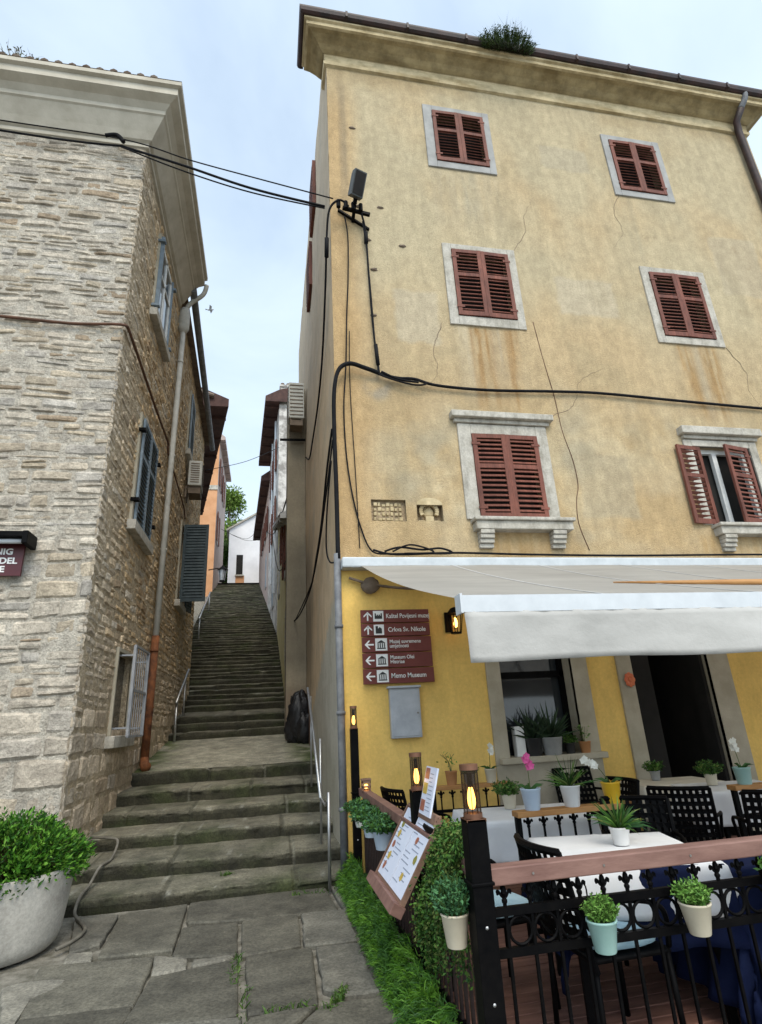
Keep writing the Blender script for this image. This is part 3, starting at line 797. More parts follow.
# barred basement window
wC = alley_window(win_small[2], 'low window behind a pale grey iron grille', 1, .06)
a, b, c, d = win_small[2]
gr = MB()
u0, u1, v0, v1 = a+.17, b+.2, c-.02, d+.10
for u in (u0, u1): pboxP(gr, PA, u-.02, u+.02, v0, v1, .20, .24)
for v in (v0, (v0+v1)/2, v1): pboxP(gr, PA, u0, u1, v-.016, v+.016, .205, .235)
for i in range(1, 7):
    u = u0+(u1-u0)*i/7; pboxP(gr, PA, u-.007, u+.007, v0, v1, .215, .225)
for v in (v0+.12, v1-.14): pboxP(gr, PA, u0-.01, u0+.01, v-.012, v+.012, -.05, .22); pboxP(gr, PA, u1-.01, u1+.01, v-.012, v+.012, .0, .22)
gr.build('grille', M['grey_metal'], wC)
# far windows: closed dark louvres above, one leaf swung open below
wD = alley_window(win_far[1], 'far upper window with closed dark louvred shutter', 1)
place_leaf(shutter_leaf(.92, 1.74, .33), 'shutter', M['shutter_blue'], wD, PA, 14.09, 6.88, R(93), .06)
wE = alley_window(win_far[0], 'far lower window with dark shutter swung open', 1)
place_leaf(shutter_leaf(.60, 1.95, .36, t=.04, ang=66, solid=True), 'shutter', M['shutter_dark'], wE, PA, 14.15, 2.9, R(-4), .1)
place_leaf(shutter_leaf(.5, 1.95, .36, t=.04, ang=66, solid=True), 'shutter', M['shutter_dark'], wE, PA, 15.2, 2.9, R(80), .08)

# air conditioner on the stone house
def ac_unit(label, loc, rz, w=.62, h=.66, d=.32, group=None):
    t = thing('air_conditioner', label, 'air conditioner', loc, rz, group)
    b = MB(); b.box((0,-w/2,0),(d,w/2,h)); b.build('casing', M['ac'], t, world=False, bevel=.02)
    g = MB()
    for i in range(9):
        z = .09+i*(h-.18)/8; g.box((d*.18,-w/2-.012,z-.012),(d*.82,-w/2-.003,z+.012)); g.box((d+.003,-w*.42,z-.012),(d+.012,w*.42,z+.012))
    g.build('grille', M['ac_dark'], t, world=False)
    k = MB()
    for s in (-1, 1): k.box((-.06, s*w*.36-.015, -.05),(d*.95, s*w*.36+.015, -.012)); k.box((-.06, s*w*.36-.015, -.3),(-.02, s*w*.36+.015, -.05))
    k.box((.02,-w*.4,-.2),(d-.02,w*.4,-.052))
    k.build('bracket', M['ac_dark'], t, world=False)
    return t
p = PA(14.45, 0, .08); ac_unit('beige air conditioner bracketed under the far shutter of the stone house', (p[0], p[1], 5.95), R(3), .62, .7, .34)

# conduit round the corner
cd = MB()
cd.tube(smoothpts([(-9, LY-.06, 5.66), (-5, LY-.06, 5.65), (-3.8, LY-.065, 5.65), (-2.9, LY-.06, 5.62), (LX-.02, LY-.07, 5.66), (LX+.07, LY+.02, 5.66)], 4), .022, 6)
cd.tube(smoothpts([(LX+.07, LY+.02, 5.66), (LX+.06, 8.6, 5.68), (LX+.06, 9.8, 5.66), (LX+.06, 11.2, 5.68), (LX+.05, 11.3, 5.6), (LX+.04,11.48,5.5)], 4), .022, 6)
cd.tube(smoothpts([PA(11.6,5.5,.06), PA(12.6,5.4,.06), PA(14,5.3,.06), PA(14.4,5.1,.06)], 4), .016, 6)
tag(cd.build('conduit', M['copper_wire'], smooth=True), 'thin brown cable conduit running round the corner of the stone house', 'conduit')

# maroon restaurant sign with lamp box on the left wall
sgt = thing('wall_sign', 'maroon sign with white capital letters under a black lamp bar on the stone wall', 'sign', (-3.0, LY-.06, 1.9))
b = MB(); b.box((-4.6, 7.385, 1.86), (-2.97, 7.42, 2.28)); b.box((-4.5,7.42,1.95),(-4.45,7.5,2.0)); b.box((-3.3,7.42,1.95),(-3.25,7.5,2.0)); b.build('panel', M['maroon'], sgt)
for i, (tx, zz, xx) in enumerate((('NIG', 2.125, -3.085), ('NDEL', 2.01, -3.025), ('SE', 1.905, -3.15))):
    text_mesh(tx, .105, 'lettering', M['sign_white'], sgt, Matrix.Translation((xx, 7.381, zz)) @ Matrix.Rotation(R(90), 4, 'X'), 'RIGHT', .002, 1.1, .003)
lb = MB(); lb.box((-4.6, 7.16, 2.285), (-2.88, 7.45, 2.36)); lb.box((-2.93,7.15,2.2),(-2.865,7.46,2.365)); lb.build('lamp_bar', M['black'], sgt, bevel=.012)
tb = MB(); tb.tube([(-4.6,7.24,2.25),(-2.95,7.24,2.25)], .03, 10); tb.build('tube', M['white_alu'], sgt, smooth=True)

# grass tuft on the left roof
def tuft(name, label, c, r, n, hmax, cols, cat='plant', sprawl=1.):
    mb = MB()
    for i in range(n):
        a = rnd.random()*6.283; q = rnd.random()**.6
        p = Vector((c[0]+r[0]*q*math.cos(a), c[1]+r[1]*q*math.sin(a), c[2]))
        h = hmax*rnd.uniform(.4, 1.)*(1.1-.6*q)
        d = Vector((math.cos(a)*q*sprawl, math.sin(a)*q*sprawl, 1)).normalized()
        tip = p+d*h+Vector((rnd.gauss(0,.08*h/.3), rnd.gauss(0,.08*h/.3), -h*.1))
        mb.blade([p, p+d*h*.55, tip], rnd.uniform(.008, .02), rnd.choice(cols))
        for k in range(3):
            mb.leaf(p+d*h*rnd.uniform(.2,.9), (rnd.gauss(0,1), rnd.gauss(0,1), .4), rnd.uniform(.03,.06), .02, rnd.choice(cols))
    return tag(mb.build(name, M['leaf']), label, cat)
tuft('roof_weed', 'dry weed growing on the tiles of the stone house', (-4.15, 6.98, 10.3), (.3, .1), 60, .32, [(.12,.1,.05), (.09,.1,.03), (.16,.13,.08)], 'plant')
tuft('roof_grass', 'dense green tuft growing on the gutter of the yellow house', (4.32, 6.48, 12.0), (.5, .16), 800, .5, [(.035,.06,.015), (.05,.085,.02), (.025,.045,.012), (.07,.1,.03)], 'plant')
# ------------------------------------------------------------------ RIGHT YELLOW HOUSE
FY = 7.0; RX = .87; RX1 = 9.95
yh = thing('yellow_house', 'tall weathered ochre plastered house with red brown shutters above the terrace', 'building', (RX, FY, G))
QF = lambda u, v, d: (u, FY-d, v)
QA = lambda u, v, d: (RX-d, u, v)
OPEN = {'r4L': (2.82,3.82,9.36,10.66), 'r4R': (6.46,7.46,9.27,10.61), 'r3L': (2.88,3.88,5.97,7.33), 'r3R': (6.57,7.58,5.92,7.30),
        'r2L': (2.85,3.87,2.53,3.86), 'r2R': (6.52,7.58,2.5,3.82), 'gw': (2.86,3.84,-.5,1.3), 'door': (4.7,5.86,G,1.45),
        'gw2': (7.2,8.4,-.5,1.3), 'n1': (1.32,1.80,2.49,2.80), 'n2': (1.95,2.32,2.50,2.74)}
def plaster_col(u, v):
    n1 = fbm(u*.45, v*.45, 1)*.5+.5; n2 = fbm(u*1.3, v*1.3, 5)*.5+.5; n3 = fbm(u*4, v*4, 9)*.5+.5
    c = (.47, .352, .205)
    c = lerp3(c, (.51, .412, .262), sstep(.42, .68, n1))
    c = lerp3(c, (.43, .335, .20), .7*sstep(.5, .68, n2))
    # greyer weathering on the upper storeys, browner peel on the first floor and towards the corner
    c = lerp3(c, (.455, .385, .255), .8*sstep(4.2, 7.5, v)*sstep(.42, .62, fbm(u*.5+3, v*.3, 2)*.5+.55))
    low = sstep(5.6, 3.4, v)*(1 if v > 1.9 else 0)
    c = lerp3(c, (.43, .285, .13), .5*low*sstep(.38, .62, n2))
    c = lerp3(c, (.36, .315, .225), .75*low*sstep(.53, .68, fbm(u*.8+9, v*.9, 7)*.5+.5))
    # peeled orange band beside the corner
    e = u-RX
    c = lerp3(c, (.47, .30, .135), .7*sstep(.55+.25*n2, .2, e)*sstep(12, 10, v))
    c = lerp3(c, (.19, .16, .115), .75*sstep(.10, .03, abs(e-.26-.05*fbm(v*.8, 3, 1)))*sstep(7.2, 9.2, v)*sstep(11.6, 10.4, v)*(.45+.55*n3))
    # rain and rust runs below the sills
    def run(x0, x1, z0, z1, col, k):
        nonlocal c
        m = sstep(x0-.1, x0+.04, u)*sstep(x1+.1, x1-.04, u)*sstep(z0-.35, z0+.3, v+.3*(n3-.5))*(1 if v < z1 else 0)
        s = sstep(.42, .58, fbm(u*9+.6*fbm(u*3,v*1.5,8), v*.35, 3)*.5+.5)*(.55+.45*fbm(u*24, v*.8, 6))+.12
        c = lerp3(c, col, k*m*min(1, .12+1.05*s))
    run(3.05, 3.8, 4.35, 5.8, (.31, .175, .065), .95)
    run(2.85, 3.0, 4.5, 5.8, (.48, .43, .33), .7); run(3.42, 3.55, 4.7, 5.8, (.5, .45, .34), .6)
    run(6.75, 7.5, 4.4, 5.8, (.33, .195, .075), .9); run(7.05, 7.16, 4.5, 5.8, (.5, .45, .34), .6)
    run(2.98, 3.8, 1.9, 2.36, (.37, .235, .095), .8)
    run(6.3, 7.6, 1.9, 2.36, (.40, .25, .1), .6)
    run(2.7, 3.9, 7.9, 9.2, (.40, .335, .23), .55); run(3.3, 3.45, 8.2, 9.2, (.36, .33, .25), .6); run(6.45, 6.6, 7.6, 9.15, (.33, .29, .2), .5)
    # damp patch below the cornice
    m = sstep(10.9, 11.5, v+.5*(n2-.5))
    c = lerp3(c, (.33, .23, .11), .55*m*sstep(.4, .6, n1+.1*math.sin(u)))
    for (pu, pv, pw, ph_, pc_) in ((5.25,6.6,.55,.38,(.47,.40,.29)),(8.6,7.7,.5,.7,(.43,.36,.25)),(4.9,3.1,.45,.5,(.40,.33,.22)),(2.2,5.9,.35,.5,(.46,.39,.28)),(5.4,9.9,.5,.3,(.42,.36,.255)),(8.7,3.4,.4,.6,(.41,.31,.18))):
        jx = .10*fbm(u*3, v*3, 31)
        c = lerp3(c, pc_, .75*sstep(pw+.03, pw-.03, abs(u-pu)+jx)*sstep(ph_+.03, ph_-.03, abs(v-pv)+jx))
    # bracket patch of grey cement
    m = sstep(.28, .12, math.hypot(u-1.5, v-4.55))
    c = lerp3(c, (.3,.26,.2), .8*m*sstep(.35,.6,n3))
    # dark blotches and scabs
    c = lerp3(c, (.27, .2, .115), .6*sstep(.62, .76, n3)*sstep(.45,.65,n2))
    c = lerp3(c, (.33, .27, .17), .45*sstep(.5, .62, fbm(u*2.2, v*.55, 41)*.5+.5)*sstep(.45,.7,n1))
    if v < 1.9:   # painted ground floor
        c = lerp3((.80, .545, .17), (.72, .475, .125), n2)
        c = lerp3(c, (.45, .27, .05), .35*sstep(.6, .8, n3))
        c = lerp3(c, (.42,.27,.08), .6*sstep(-.9,-1.5,v)*n2)
    return c
def plaster_sheet(mb, P, u0, u1, v0, v1, openings, colf, step, amp=.008):
    us = sorted(set([round(u0+(u1-u0)*i/int((u1-u0)/step), 4) for i in range(int((u1-u0)/step)+1)]+[x for o in openings for x in o[:2]]))
    vs = sorted(set([round(v0+(v1-v0)*i/int((v1-v0)/step), 4) for i in range(int((v1-v0)/step)+1)]+[x for o in openings for x in o[2:]]))
    us = [x for x in us if u0 <= x <= u1]; vs = [x for x in vs if v0 <= x <= v1]
    base = len(mb.v); k = len(us); cols = []
    for b in vs:
        for a in us:
            mb.v.append(Vector(P(a, b, amp*noise.noise((a*1.4, b*1.4, 2))+amp*.5*noise.noise((a*5, b*5, 4))))); cols.append(colf(a, b))
    for j in range(len(vs)-1):
        for i in range(k-1):
            mu = (us[i]+us[i+1])/2; mv = (vs[j]+vs[j+1])/2
            if any(a < mu < b and c < mv < d for a, b, c, d in openings): continue
            q = (j*k+i, j*k+i+1, (j+1)*k+i+1, (j+1)*k+i)
            mb.face([base+t for t in q], tuple(cols[t] for t in q))
fw = MB(); ops = list(OPEN.values())
plaster_sheet(fw, QF, RX, RX1, 1.9, 11.9, ops, plaster_col, .042)
for k, o in OPEN.items():
    if k in ('gw', 'gw2', 'door'): continue
    dep = {'n1': .06, 'n2': .12}.get(k, .24)
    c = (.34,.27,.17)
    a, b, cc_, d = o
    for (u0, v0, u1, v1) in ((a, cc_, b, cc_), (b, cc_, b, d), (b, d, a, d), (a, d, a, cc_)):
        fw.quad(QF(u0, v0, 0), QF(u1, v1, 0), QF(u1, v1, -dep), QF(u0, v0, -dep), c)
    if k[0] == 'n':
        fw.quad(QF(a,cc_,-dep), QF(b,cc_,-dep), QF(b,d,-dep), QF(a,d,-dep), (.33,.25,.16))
yw = fw.build('wall', M['plaster'], yh)
gf = MB(); plaster_sheet(gf, QF, RX, RX1, G-.1, 1.9, ops, plaster_col, .12, .004)
tag(gf.build('wall', M['plaster_fine'], yh), 'smooth bright yellow painted ground floor wall')
# alley wall
def alley_col(y, z):
    n1 = fbm(y*.5, z*.4, 21)*.5+.5; n2 = fbm(y*1.5, z*1.2, 25)*.5+.5; n3 = fbm(y*6, z*1.2, 29)*.5+.5
    c = lerp3((.46, .33, .20), (.50, .385, .26), n1)
    c = lerp3(c, (.36, .30, .225), .7*sstep(.5, .7, n2))
    if z > 5: c = lerp3(c, (.42, .36, .28), .6*sstep(5, 7.5, z))
    # grey cement dado with a slanting upper edge
    ztop = 1.85-(y-7)*.34
    if z < ztop+.05*(n3-.5): c = lerp3((.38, .345, .28), (.33, .295, .235), n2)
    # dark run of damp and soot by the pier
    m = sstep(11.0, 12.4, y+.5*(n2-.5))*sstep(4.6, 3.2, z)*sstep(.2, 1.4, z)
    c = lerp3(c, (.12, .105, .08), .8*m*(.5+.6*n3))
    m = sstep(12.0, 12.7, y)*sstep(.75, .45, z)
    c = lerp3(c, (.10, .045, .025), .9*m)
    c = lerp3(c, (.24, .23, .16), .6*sstep(-.1, -.6, z)*n3*(1 if y > 8 else .5))
    return tuple(q*1.22 for q in c)
aw = MB(); plaster_sheet(aw, QA, FY, 17., -2.0, 12.42, [], alley_col, .12, .012)
aw.build('wall', M['plaster_fine'], yh)
back = MB()
back.quad((RX1, FY, G), (RX1, 17, G), (RX1, 17, 12.1), (RX1, FY, 12.1)); back.quad((RX, 17, G), (RX1, 17, G), (RX1, 17, 12.3), (RX, 17, 12.3))
back.build('wall', M['yellow_wall'], yh)
# cornice, gutter, roof
prof = [(0,11.42),(.05,11.44),(.06,11.50),(.035,11.53),(.035,11.66),(.05,11.70),(.10,11.74),(.16,11.80),(.28,11.88),(.36,11.90),(.39,11.91),(.39,11.99),(.43,12.01),(.43,12.05),(0,12.15)]
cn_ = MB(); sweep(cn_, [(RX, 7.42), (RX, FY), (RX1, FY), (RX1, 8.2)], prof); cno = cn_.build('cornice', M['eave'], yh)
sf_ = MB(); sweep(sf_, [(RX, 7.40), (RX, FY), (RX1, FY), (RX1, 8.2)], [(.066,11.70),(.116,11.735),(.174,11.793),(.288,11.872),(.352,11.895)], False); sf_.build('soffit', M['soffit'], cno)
gt = MB(); sweep(gt, [(RX, 7.5), (RX, FY), (RX1, FY), (RX1, 8.2)], [(.40,12.06),(.46,12.055),(.50,12.08),(.52,12.14),(.52,12.18),(.505,12.18),(.5,12.12),(.42,12.09)])
x = 1.2
while x < RX1: gt.box((x-.02, FY-.535, 12.05), (x+.02, FY-.3, 12.19)); x += 1.15
gt.build('gutter', M['gutter_red'], yh)
ro = MB(); ro.quad((RX+.02, FY-.4, 12.16), (RX1+.45, FY-.4, 12.16), (RX1+.45, 12, 13.0), (RX+.02, 12, 12.5)); ro.quad((RX+.02, 12, 12.5), (RX1+.45, 12, 13.0), (RX1+.45, 17, 12.2), (RX+.02, 17, 12.2))
ro.build('roof', M['tile'], yh)
# rain pipe on the right
rp2 = MB()
rp2.tube(smoothpts([(9.72,6.56,12.1),(9.7,6.58,11.95),(9.64,6.68,11.78)], 4), .06, 10)
dpo = rp2.build('downpipe', M['grey_pipe'], yh, smooth=True)
rp3 = MB(); rp3.tube([(9.645,6.67,11.79),(9.62,6.84,11.6),(9.66,6.9,11.35),(9.72,6.9,2.0),(9.72,6.9,G)], .07, 10); rp3.build('lower_pipe', M['gutter_red'], dpo, smooth=True)

# windows
def front_window(key, fr, label, sill=.0):
    a, b, c, d = OPEN[key]; f0, f1, g0, g1 = fr
    m = MB()
    pboxP(m, QF, f0, a, g0, g1, -.03, .03); pboxP(m, QF, b, f1, g0, g1, -.03, .03)
    pboxP(m, QF, a, b, d, g1, -.03, .028); pboxP(m, QF, a, b, g0, c, -.03, .032)
    wob = m.build('window', M['frame_stone'] if key[1] != '4' else M['frame_grey'], yh, bevel=.008); tag(wob, label)
    k = MB(); k.quad(QF(a,c,-.2), QF(b,c,-.2), QF(b,d,-.2), QF(a,d,-.2)); k.build('pane', M['dark'], wob)
    return wob
def front_leaf(key, wob, side, ang=0., w=None, dx=0., lab=None):
    a, b, c, d = OPEN[key]; h = d-c-.02; w = w or (b-a)/2-.004
    m = shutter_leaf(w, h, .39)
    if side > 0:
        m.v = [Vector((-p.x, p.y, p.z)) for p in m.v]; m.f = [f[::-1] for f in m.f]
    hx = a+.002 if side < 0 else b-.002
    Mx = Matrix.Translation((hx+dx, FY-.015, c+.01)) @ Matrix.Rotation(ang, 4, 'Z')
    m.v = [Mx @ p for p in m.v]
    o = m.build('shutter', M['shutter_red'], wob)
    if lab: tag(o, lab)
    return o
for key, fr, lab in (('r4L', (2.65,3.95,9.21,10.8), 'closed shuttered window of the top floor near the street corner'),
                     ('r4R', (6.32,7.61,9.13,10.75), 'closed shuttered window of the top floor beside the rain pipe'),
                     ('r3L', (2.73,4.02,5.80,7.45), 'closed shuttered window with rust stains below its white frame'),
                     ('r3R', (6.42,7.73,5.78,7.42), 'closed shuttered window of the middle floor on the right')):
    wob = front_window(key, fr, lab)
    front_leaf(key, wob, -1, R(-1.5)); front_leaf(key, wob, 1, R(1))
def corbel_window(key, fr, lint, sil, brs, label):
    wob = front_window(key, fr, label)
    m = MB()
    pboxP(m, QF, lint[0]+.05, lint[1]-.05, lint[2], lint[2]+.06, -.02, .06); pboxP(m, QF, lint[0], lint[1], lint[2]+.061, lint[3], -.02, .13)
    m.build('lintel', M['frame_stone'], wob, bevel=.012)
    m = MB(); pboxP(m, QF, sil[0], sil[1], sil[3]-.05, sil[3], -.2, .2); pboxP(m, QF, sil[0]+.03, sil[1]-.03, sil[2], sil[3]-.051, -.02, .16)
    m.build('sill', M['frame_stone'], wob, bevel=.012)
    for bx in brs:
        m = MB()
        for i, (dz, dd) in enumerate(((.0,.15),(.06,.13),(.12,.10),(.18,.06))):
            pboxP(m, QF, bx, bx+.2, sil[2]-.06-dz, sil[2]-.002-dz, -.02, dd)
        m.build('corbel', M['frame_stone'], wob, bevel=.01)
    return wob
wob = corbel_window('r2L', (2.65,4.05,2.53,4.02), (2.55,4.15,4.03,4.19), (2.70,4.18,2.35,2.52), (2.78,3.84), 'stone framed first floor window with closed shutters and corbelled sill')
front_leaf('r2L', wob, -1, R(-2)); front_leaf('r2L', wob, 1, R(1))
wob = corbel_window('r2R', (6.38,7.72,2.5,3.93), (6.33,7.8,3.94,4.13), (6.5,7.85,2.32,2.49), (6.58,7.5), 'first floor window with open shutters and white casement behind')
a, b, c, d = OPEN['r2R']
m = MB(); pboxP(m, QF, a, b, c, c+.07, -.16, -.1); pboxP(m, QF, a, b, d-.07, d, -.16, -.1)
for u in (a+.035, (a+b)/2-.06, b-.035): pboxP(m, QF, u-.04, u+.04, c, d, -.159, -.095)
m.build('sash', M['white_wood'], wob)
front_leaf('r2R', wob, -1, R(-172), .47, dx=.14, lab='left shutter leaf folded open against the wall')
front_leaf('r2R', wob, 1, R(12), .52, dx=-.08, lab='right shutter leaf standing ajar')
# carved reliefs
rl = MB(); 
for i in range(7):
    for j in range(4):
        u = 1.36+i*.058; v = 2.515+j*.068
        pboxP(rl, QF, u, u+rnd.uniform(.03,.055), v, v+rnd.uniform(.03,.06), -.07, -.055+rnd.uniform(.0,.03))
rlo = rl.build('relief', M['eave'], yh, bevel=.006); tag(rlo, 'worn rectangular carved stone relief')
rl = MB()
arch = [(1.95+.185*(1-math.cos(math.pi*i/12)), 2.74+.1*math.sin(math.pi*i/12)) for i in range(13)]
for i in range(12):
    rl.quad(QF(arch[i][0],arch[i][1],.004), QF(arch[i+1][0],arch[i+1][1],.004), QF(arch[i+1][0],2.735,.004), QF(arch[i][0],2.735,.004))
for i in range(14):
    a0 = R(-30+240*i/14); a1 = R(-30+240*(i+1)/14)
    rl.bar(QF(2.135+.115*math.cos(a0), 2.66+.115*math.sin(a0), -.06), QF(2.135+.115*math.cos(a1), 2.66+.115*math.sin(a1), -.06), .05, .05)
rl.blob(QF(2.135, 2.66, -.11), (.085,.05,.09), 10, 6, .2); rl.box((2.08, FY+.03, 2.505), (2.19, FY+.12, 2.58)); rl.box((1.98, FY+.06, 2.505), (2.29, FY+.12, 2.53))
tag(rl.build('relief', M['eave'], yh), 'arched niche with a worn carved medallion')
# ground floor window and door
sr = MB()
a, b, c, d = OPEN['gw']
pboxP(sr, QF, 2.68, a, G, 1.6, -.02, .035); pboxP(sr, QF, b, 4.06, G, 1.6, -.02, .035); pboxP(sr, QF, a, b, G, c-.07, -.02, .033); pboxP(sr, QF, a, b, d, 1.6, -.02, .033)
for (u0, v0, u1, v1) in ((a, c, a, d), (b, c, b, d)): sr.quad(QF(u0,v0,.03), QF(u1,v1,.03), QF(u1,v1,-.3), QF(u0,v0,-.3))
gw = sr.build('window', M['surround'], yh); tag(gw, 'large ground floor window behind the terrace')
m = MB(); pboxP(m, QF, 2.72, 4.1, c-.069, c, -.3, .12); m.build('sill', M['surround'], gw, bevel=.008)
m = MB(); m.quad(QF(a,c,-.27), QF(b,c,-.27), QF(b,d,-.27), QF(a,d,-.27)); m.build('pane', M['glass'], gw)
m = MB(); pboxP(m, QF, a, a+.06, c, d, -.26, -.2); pboxP(m, QF, b-.06, b, c, d, -.26, -.2); pboxP(m, QF, a, b, .42, .5, -.26, -.2); m.build('sash', M['black'], gw)
a, b, c, d = OPEN['door']
sr = MB(); pboxP(sr, QF, 4.49, a, G, 1.7, -.02, .035); pboxP(sr, QF, b, 6.18, G, 1.7, -.02, .035); pboxP(sr, QF, a, b, d, 1.7, -.02, .033)
for u in (a, b): sr.quad(QF(u,c,.03), QF(u,d,.03), QF(u,d,-.35), QF(u,c,-.35))
do = sr.build('door', M['surround'], yh); tag(do, 'open dark restaurant doorway')
m = MB()
m.quad((a,FY+.36,c),(a,FY+2.4,c),(a,FY+2.4,d),(a,FY+.36,d)); m.quad((b,FY+.36,c),(b,FY+2.4,c),(b,FY+2.4,d),(b,FY+.36,d)); m.quad((a,FY+2.4,c),(b,FY+2.4,c),(b,FY+2.4,d),(a,FY+2.4,d)); m.quad((a,FY+.3,d),(b,FY+.3,d),(b,FY+2.4,d),(a,FY+2.4,d)); m.quad((a,FY,c+.02),(b,FY,c+.02),(b,FY+2.4,c+.02),(a,FY+2.4,c+.02))
m.build('dark_hall', M['dark'], do)
m = MB(); pboxP(m, QF, a+.01, a+.06, c, d, -.3, -.06); pboxP(m, QF, b-.06, b-.01, c, d, -.3, -.06); pboxP(m, QF, a+.06, a+.5, c+.02, d-.02, -.34, -.3); m.build('door_frame', M['dark'], do)
a, b, c, d = OPEN['gw2']
m = MB(); m.quad(QF(a,c,-.2), QF(b,c,-.2), QF(b,d,-.2), QF(a,d,-.2)); gw_ = m.build('window', M['glass'], yh)
# shutters of the side windows, seen edge on
for (y, z0_, z1_) in ((10.0, 10.9, 12.2), (11.2, 9.7, 11.0)):
    m = MB(); pboxP(m, QA, y-.5, y+.5, z0_, z1_, .001, .075)
    for k in range(12): pboxP(m, QA, y-.42, y+.42, z0_+.1+k*.095, z0_+.15+k*.095, .0755, .085)
    m.build('shutter', M['shutter_red'], yh)
for pts in ([(4.0,7.45),(4.3,7.9),(4.35,8.3),(4.6,8.8)], [(2.6,5.8),(2.4,5.3),(2.45,4.95),(2.25,4.6)], [(7.75,5.8),(8.0,5.3),(7.95,4.9),(8.2,4.5)], [(4.15,4.2),(4.6,4.45),(4.8,4.9),(5.3,5.2)], [(6.4,9.15),(6.2,8.7),(6.28,8.2),(6.0,7.8)]):
    P_ = []
    for q in smoothpts([(a_, b_, 0) for a_, b_ in pts], 9): P_.append(QF(q.x+.03*noise.noise((q.x*9, q.y*9, 1)), q.y+.03*noise.noise((q.x*9, q.y*9, 7)), .004))
    m = MB(); m.tube(P_, [.0045*(1-.8*i_/len(P_)) for i_ in range(len(P_))], 4); m.build('plaster_crack', M['ac_dark'], yh)
# small iron pegs and holes in the plaster
pg = MB()
for (u, v) in ((1.35,8.05),(1.3,9.9),(1.72,8.08),(1.48,7.35),(1.55,6.75),(1.5,5.85),(2.05,7.3)):
    pg.blob(QF(u, v, .0), (.06,.03,.026), 9, 6, .4, 9.)
    pg.build('peg_hole', M['ac_dark'], yh); pg = MB()
ck = MB(); ck.tube(smoothpts([QF(4.16,5.99,.004), QF(4.22,5.3,.004), QF(4.3,4.6,.004), QF(4.33,4.0,.004), QF(4.42,3.5,.004), QF(4.43,3.1,.004), QF(4.36,2.85,.004), QF(4.33,2.5,.004), QF(4.42,2.1,.004)], 5), .0055, 5); tag(ck.build('plaster_wire', M['copper_wire'], smooth=True), 'thin brown wire hanging down the plaster right of the corbelled window', 'wire')

# concrete pier at the end of the alley wall
pr = thing('concrete_pier', 'tall grey concrete pier standing against the alley wall', 'pier', (.7, 13.6, -.4))
m = MB()
def pier_col(y, z):
    n = fbm(y*2, z*.8, 3)*.5+.5; n3 = fbm(y*7, z*.6, 9)*.5+.5
    c = lerp3((.30, .255, .185), (.22, .19, .14), n)
    c = lerp3(c, (.10, .09, .07), .7*sstep(.9, 1.6, z)*sstep(4.6, 3.9, z)*(.4+.6*n3))
    return lerp3(c, (.12,.05,.03), .7*sstep(1.0, .6, z)*n3)
plaster_sheet(m, lambda u, v, d: (u, 13.5-d, v), .40, .86, -.5, 8.6, [], pier_col, .1, .01)
plaster_sheet(m, lambda u, v, d: (.40-d, u, v), 13.5, 14.4, -.5, 8.6, [], pier_col, .1, .01)
m.quad((.40,13.5,8.6),(.86,13.5,8.6),(.86,14.4,8.6),(.40,14.4,8.6), (.3,.27,.2)); m.quad((.40,14.4,-.5),(.86,14.4,-.5),(.86,14.4,8.6),(.40,14.4,8.6), (.3,.27,.2))
m.build('shaft', M['plaster_fine'], pr)
m = MB()
for z in (6.95,): m.bar((.2,13.35,z), (.86,13.35,z+.02), .05, .05)
m.build('iron_bracket', M['black'], pr)
ac_unit('pale air conditioner mounted high on the concrete pier', (.60, 13.3, 7.35), R(-90), .40, 1.05, .42)
# black sheeted bundle
bb = MB()
for (c, r) in (((.68,13.22,.12),(.24,.22,.55)),((.58,13.25,-.1),(.2,.16,.34)),((.78,13.1,-.08),(.18,.2,.36)),((.68,13.28,.5),(.18,.15,.2))):
    bb.blob(c, r, 22, 14, .28, 3.2)
tag(bb.build('black_bundle', M['plastic_black'], smooth=True), 'black plastic wrapped bundle at the foot of the concrete pier', 'bundle')

# ------------------------------------------------------------------ alley houses, right side (turning left with the stairs)
def house(name, label, base, front, col_near, col_alley, z0, ztop, ov, roofm, near_x1, eave_t=.25, rise=.0, cat='building'):
    """base: (x,y) near alley corner; front: (x,y) far alley corner; near wall runs in +x or -x to near_x1"""
    t = thing(name, label, cat, (base[0], base[1], z0))
    (xa, ya), (xb, yb) = base, front; s = 1 if near_x1 > xa else -1
    m = MB()
    m.quad((xa,ya,z0-3),(near_x1,ya,z0-3),(near_x1,ya,ztop),(xa,ya,ztop)); 
    m.build('wall', col_near, t)
    m = MB(); m.quad((xa,ya,z0-3),(xb,yb,z0-3),(xb,yb,ztop+rise),(xa,ya,ztop)); m.quad((xb,yb,z0-3),(near_x1,yb,z0-3),(near_x1,yb,ztop+rise),(xb,yb,ztop+rise))
    m.build('wall', col_alley, t)
    d = Vector((xb-xa, yb-ya, rise)); n = Vector((-s, 0, 0))
    m = MB()
    p0 = Vector((xa, ya, ztop)) - d.normalized()*.25; p1 = Vector((xb, yb, ztop+rise))
    o = n*ov
    low0 = p0+o; low1 = p1+o
    inn = -n*2.2
    top0 = p0+inn+Vector((0,0,1.0)); top1 = p1+inn+Vector((0,0,1.0)); e = Vector((0,0,eave_t))
    m.quad(low0, low1, p1, p0); m.quad(low0, low0+e, low1+e, low1); m.quad(low0+e, top0+e, top1+e, low1+e); m.quad(low0, p0, p0+e*2.4, low0+e); m.poly([p0, p0+inn, top0+e, p0+e*2.4])
    k = 7
    for i in range(k):
        q = low0.lerp(low1, (i+.5)/k); q2 = p0.lerp(p1, (i+.5)/k); m.bar(q-Vector((0,0,.05)), q2-Vector((0,0,.05)), .1, .1)
    m.build('roof', roofm, t)
    return t
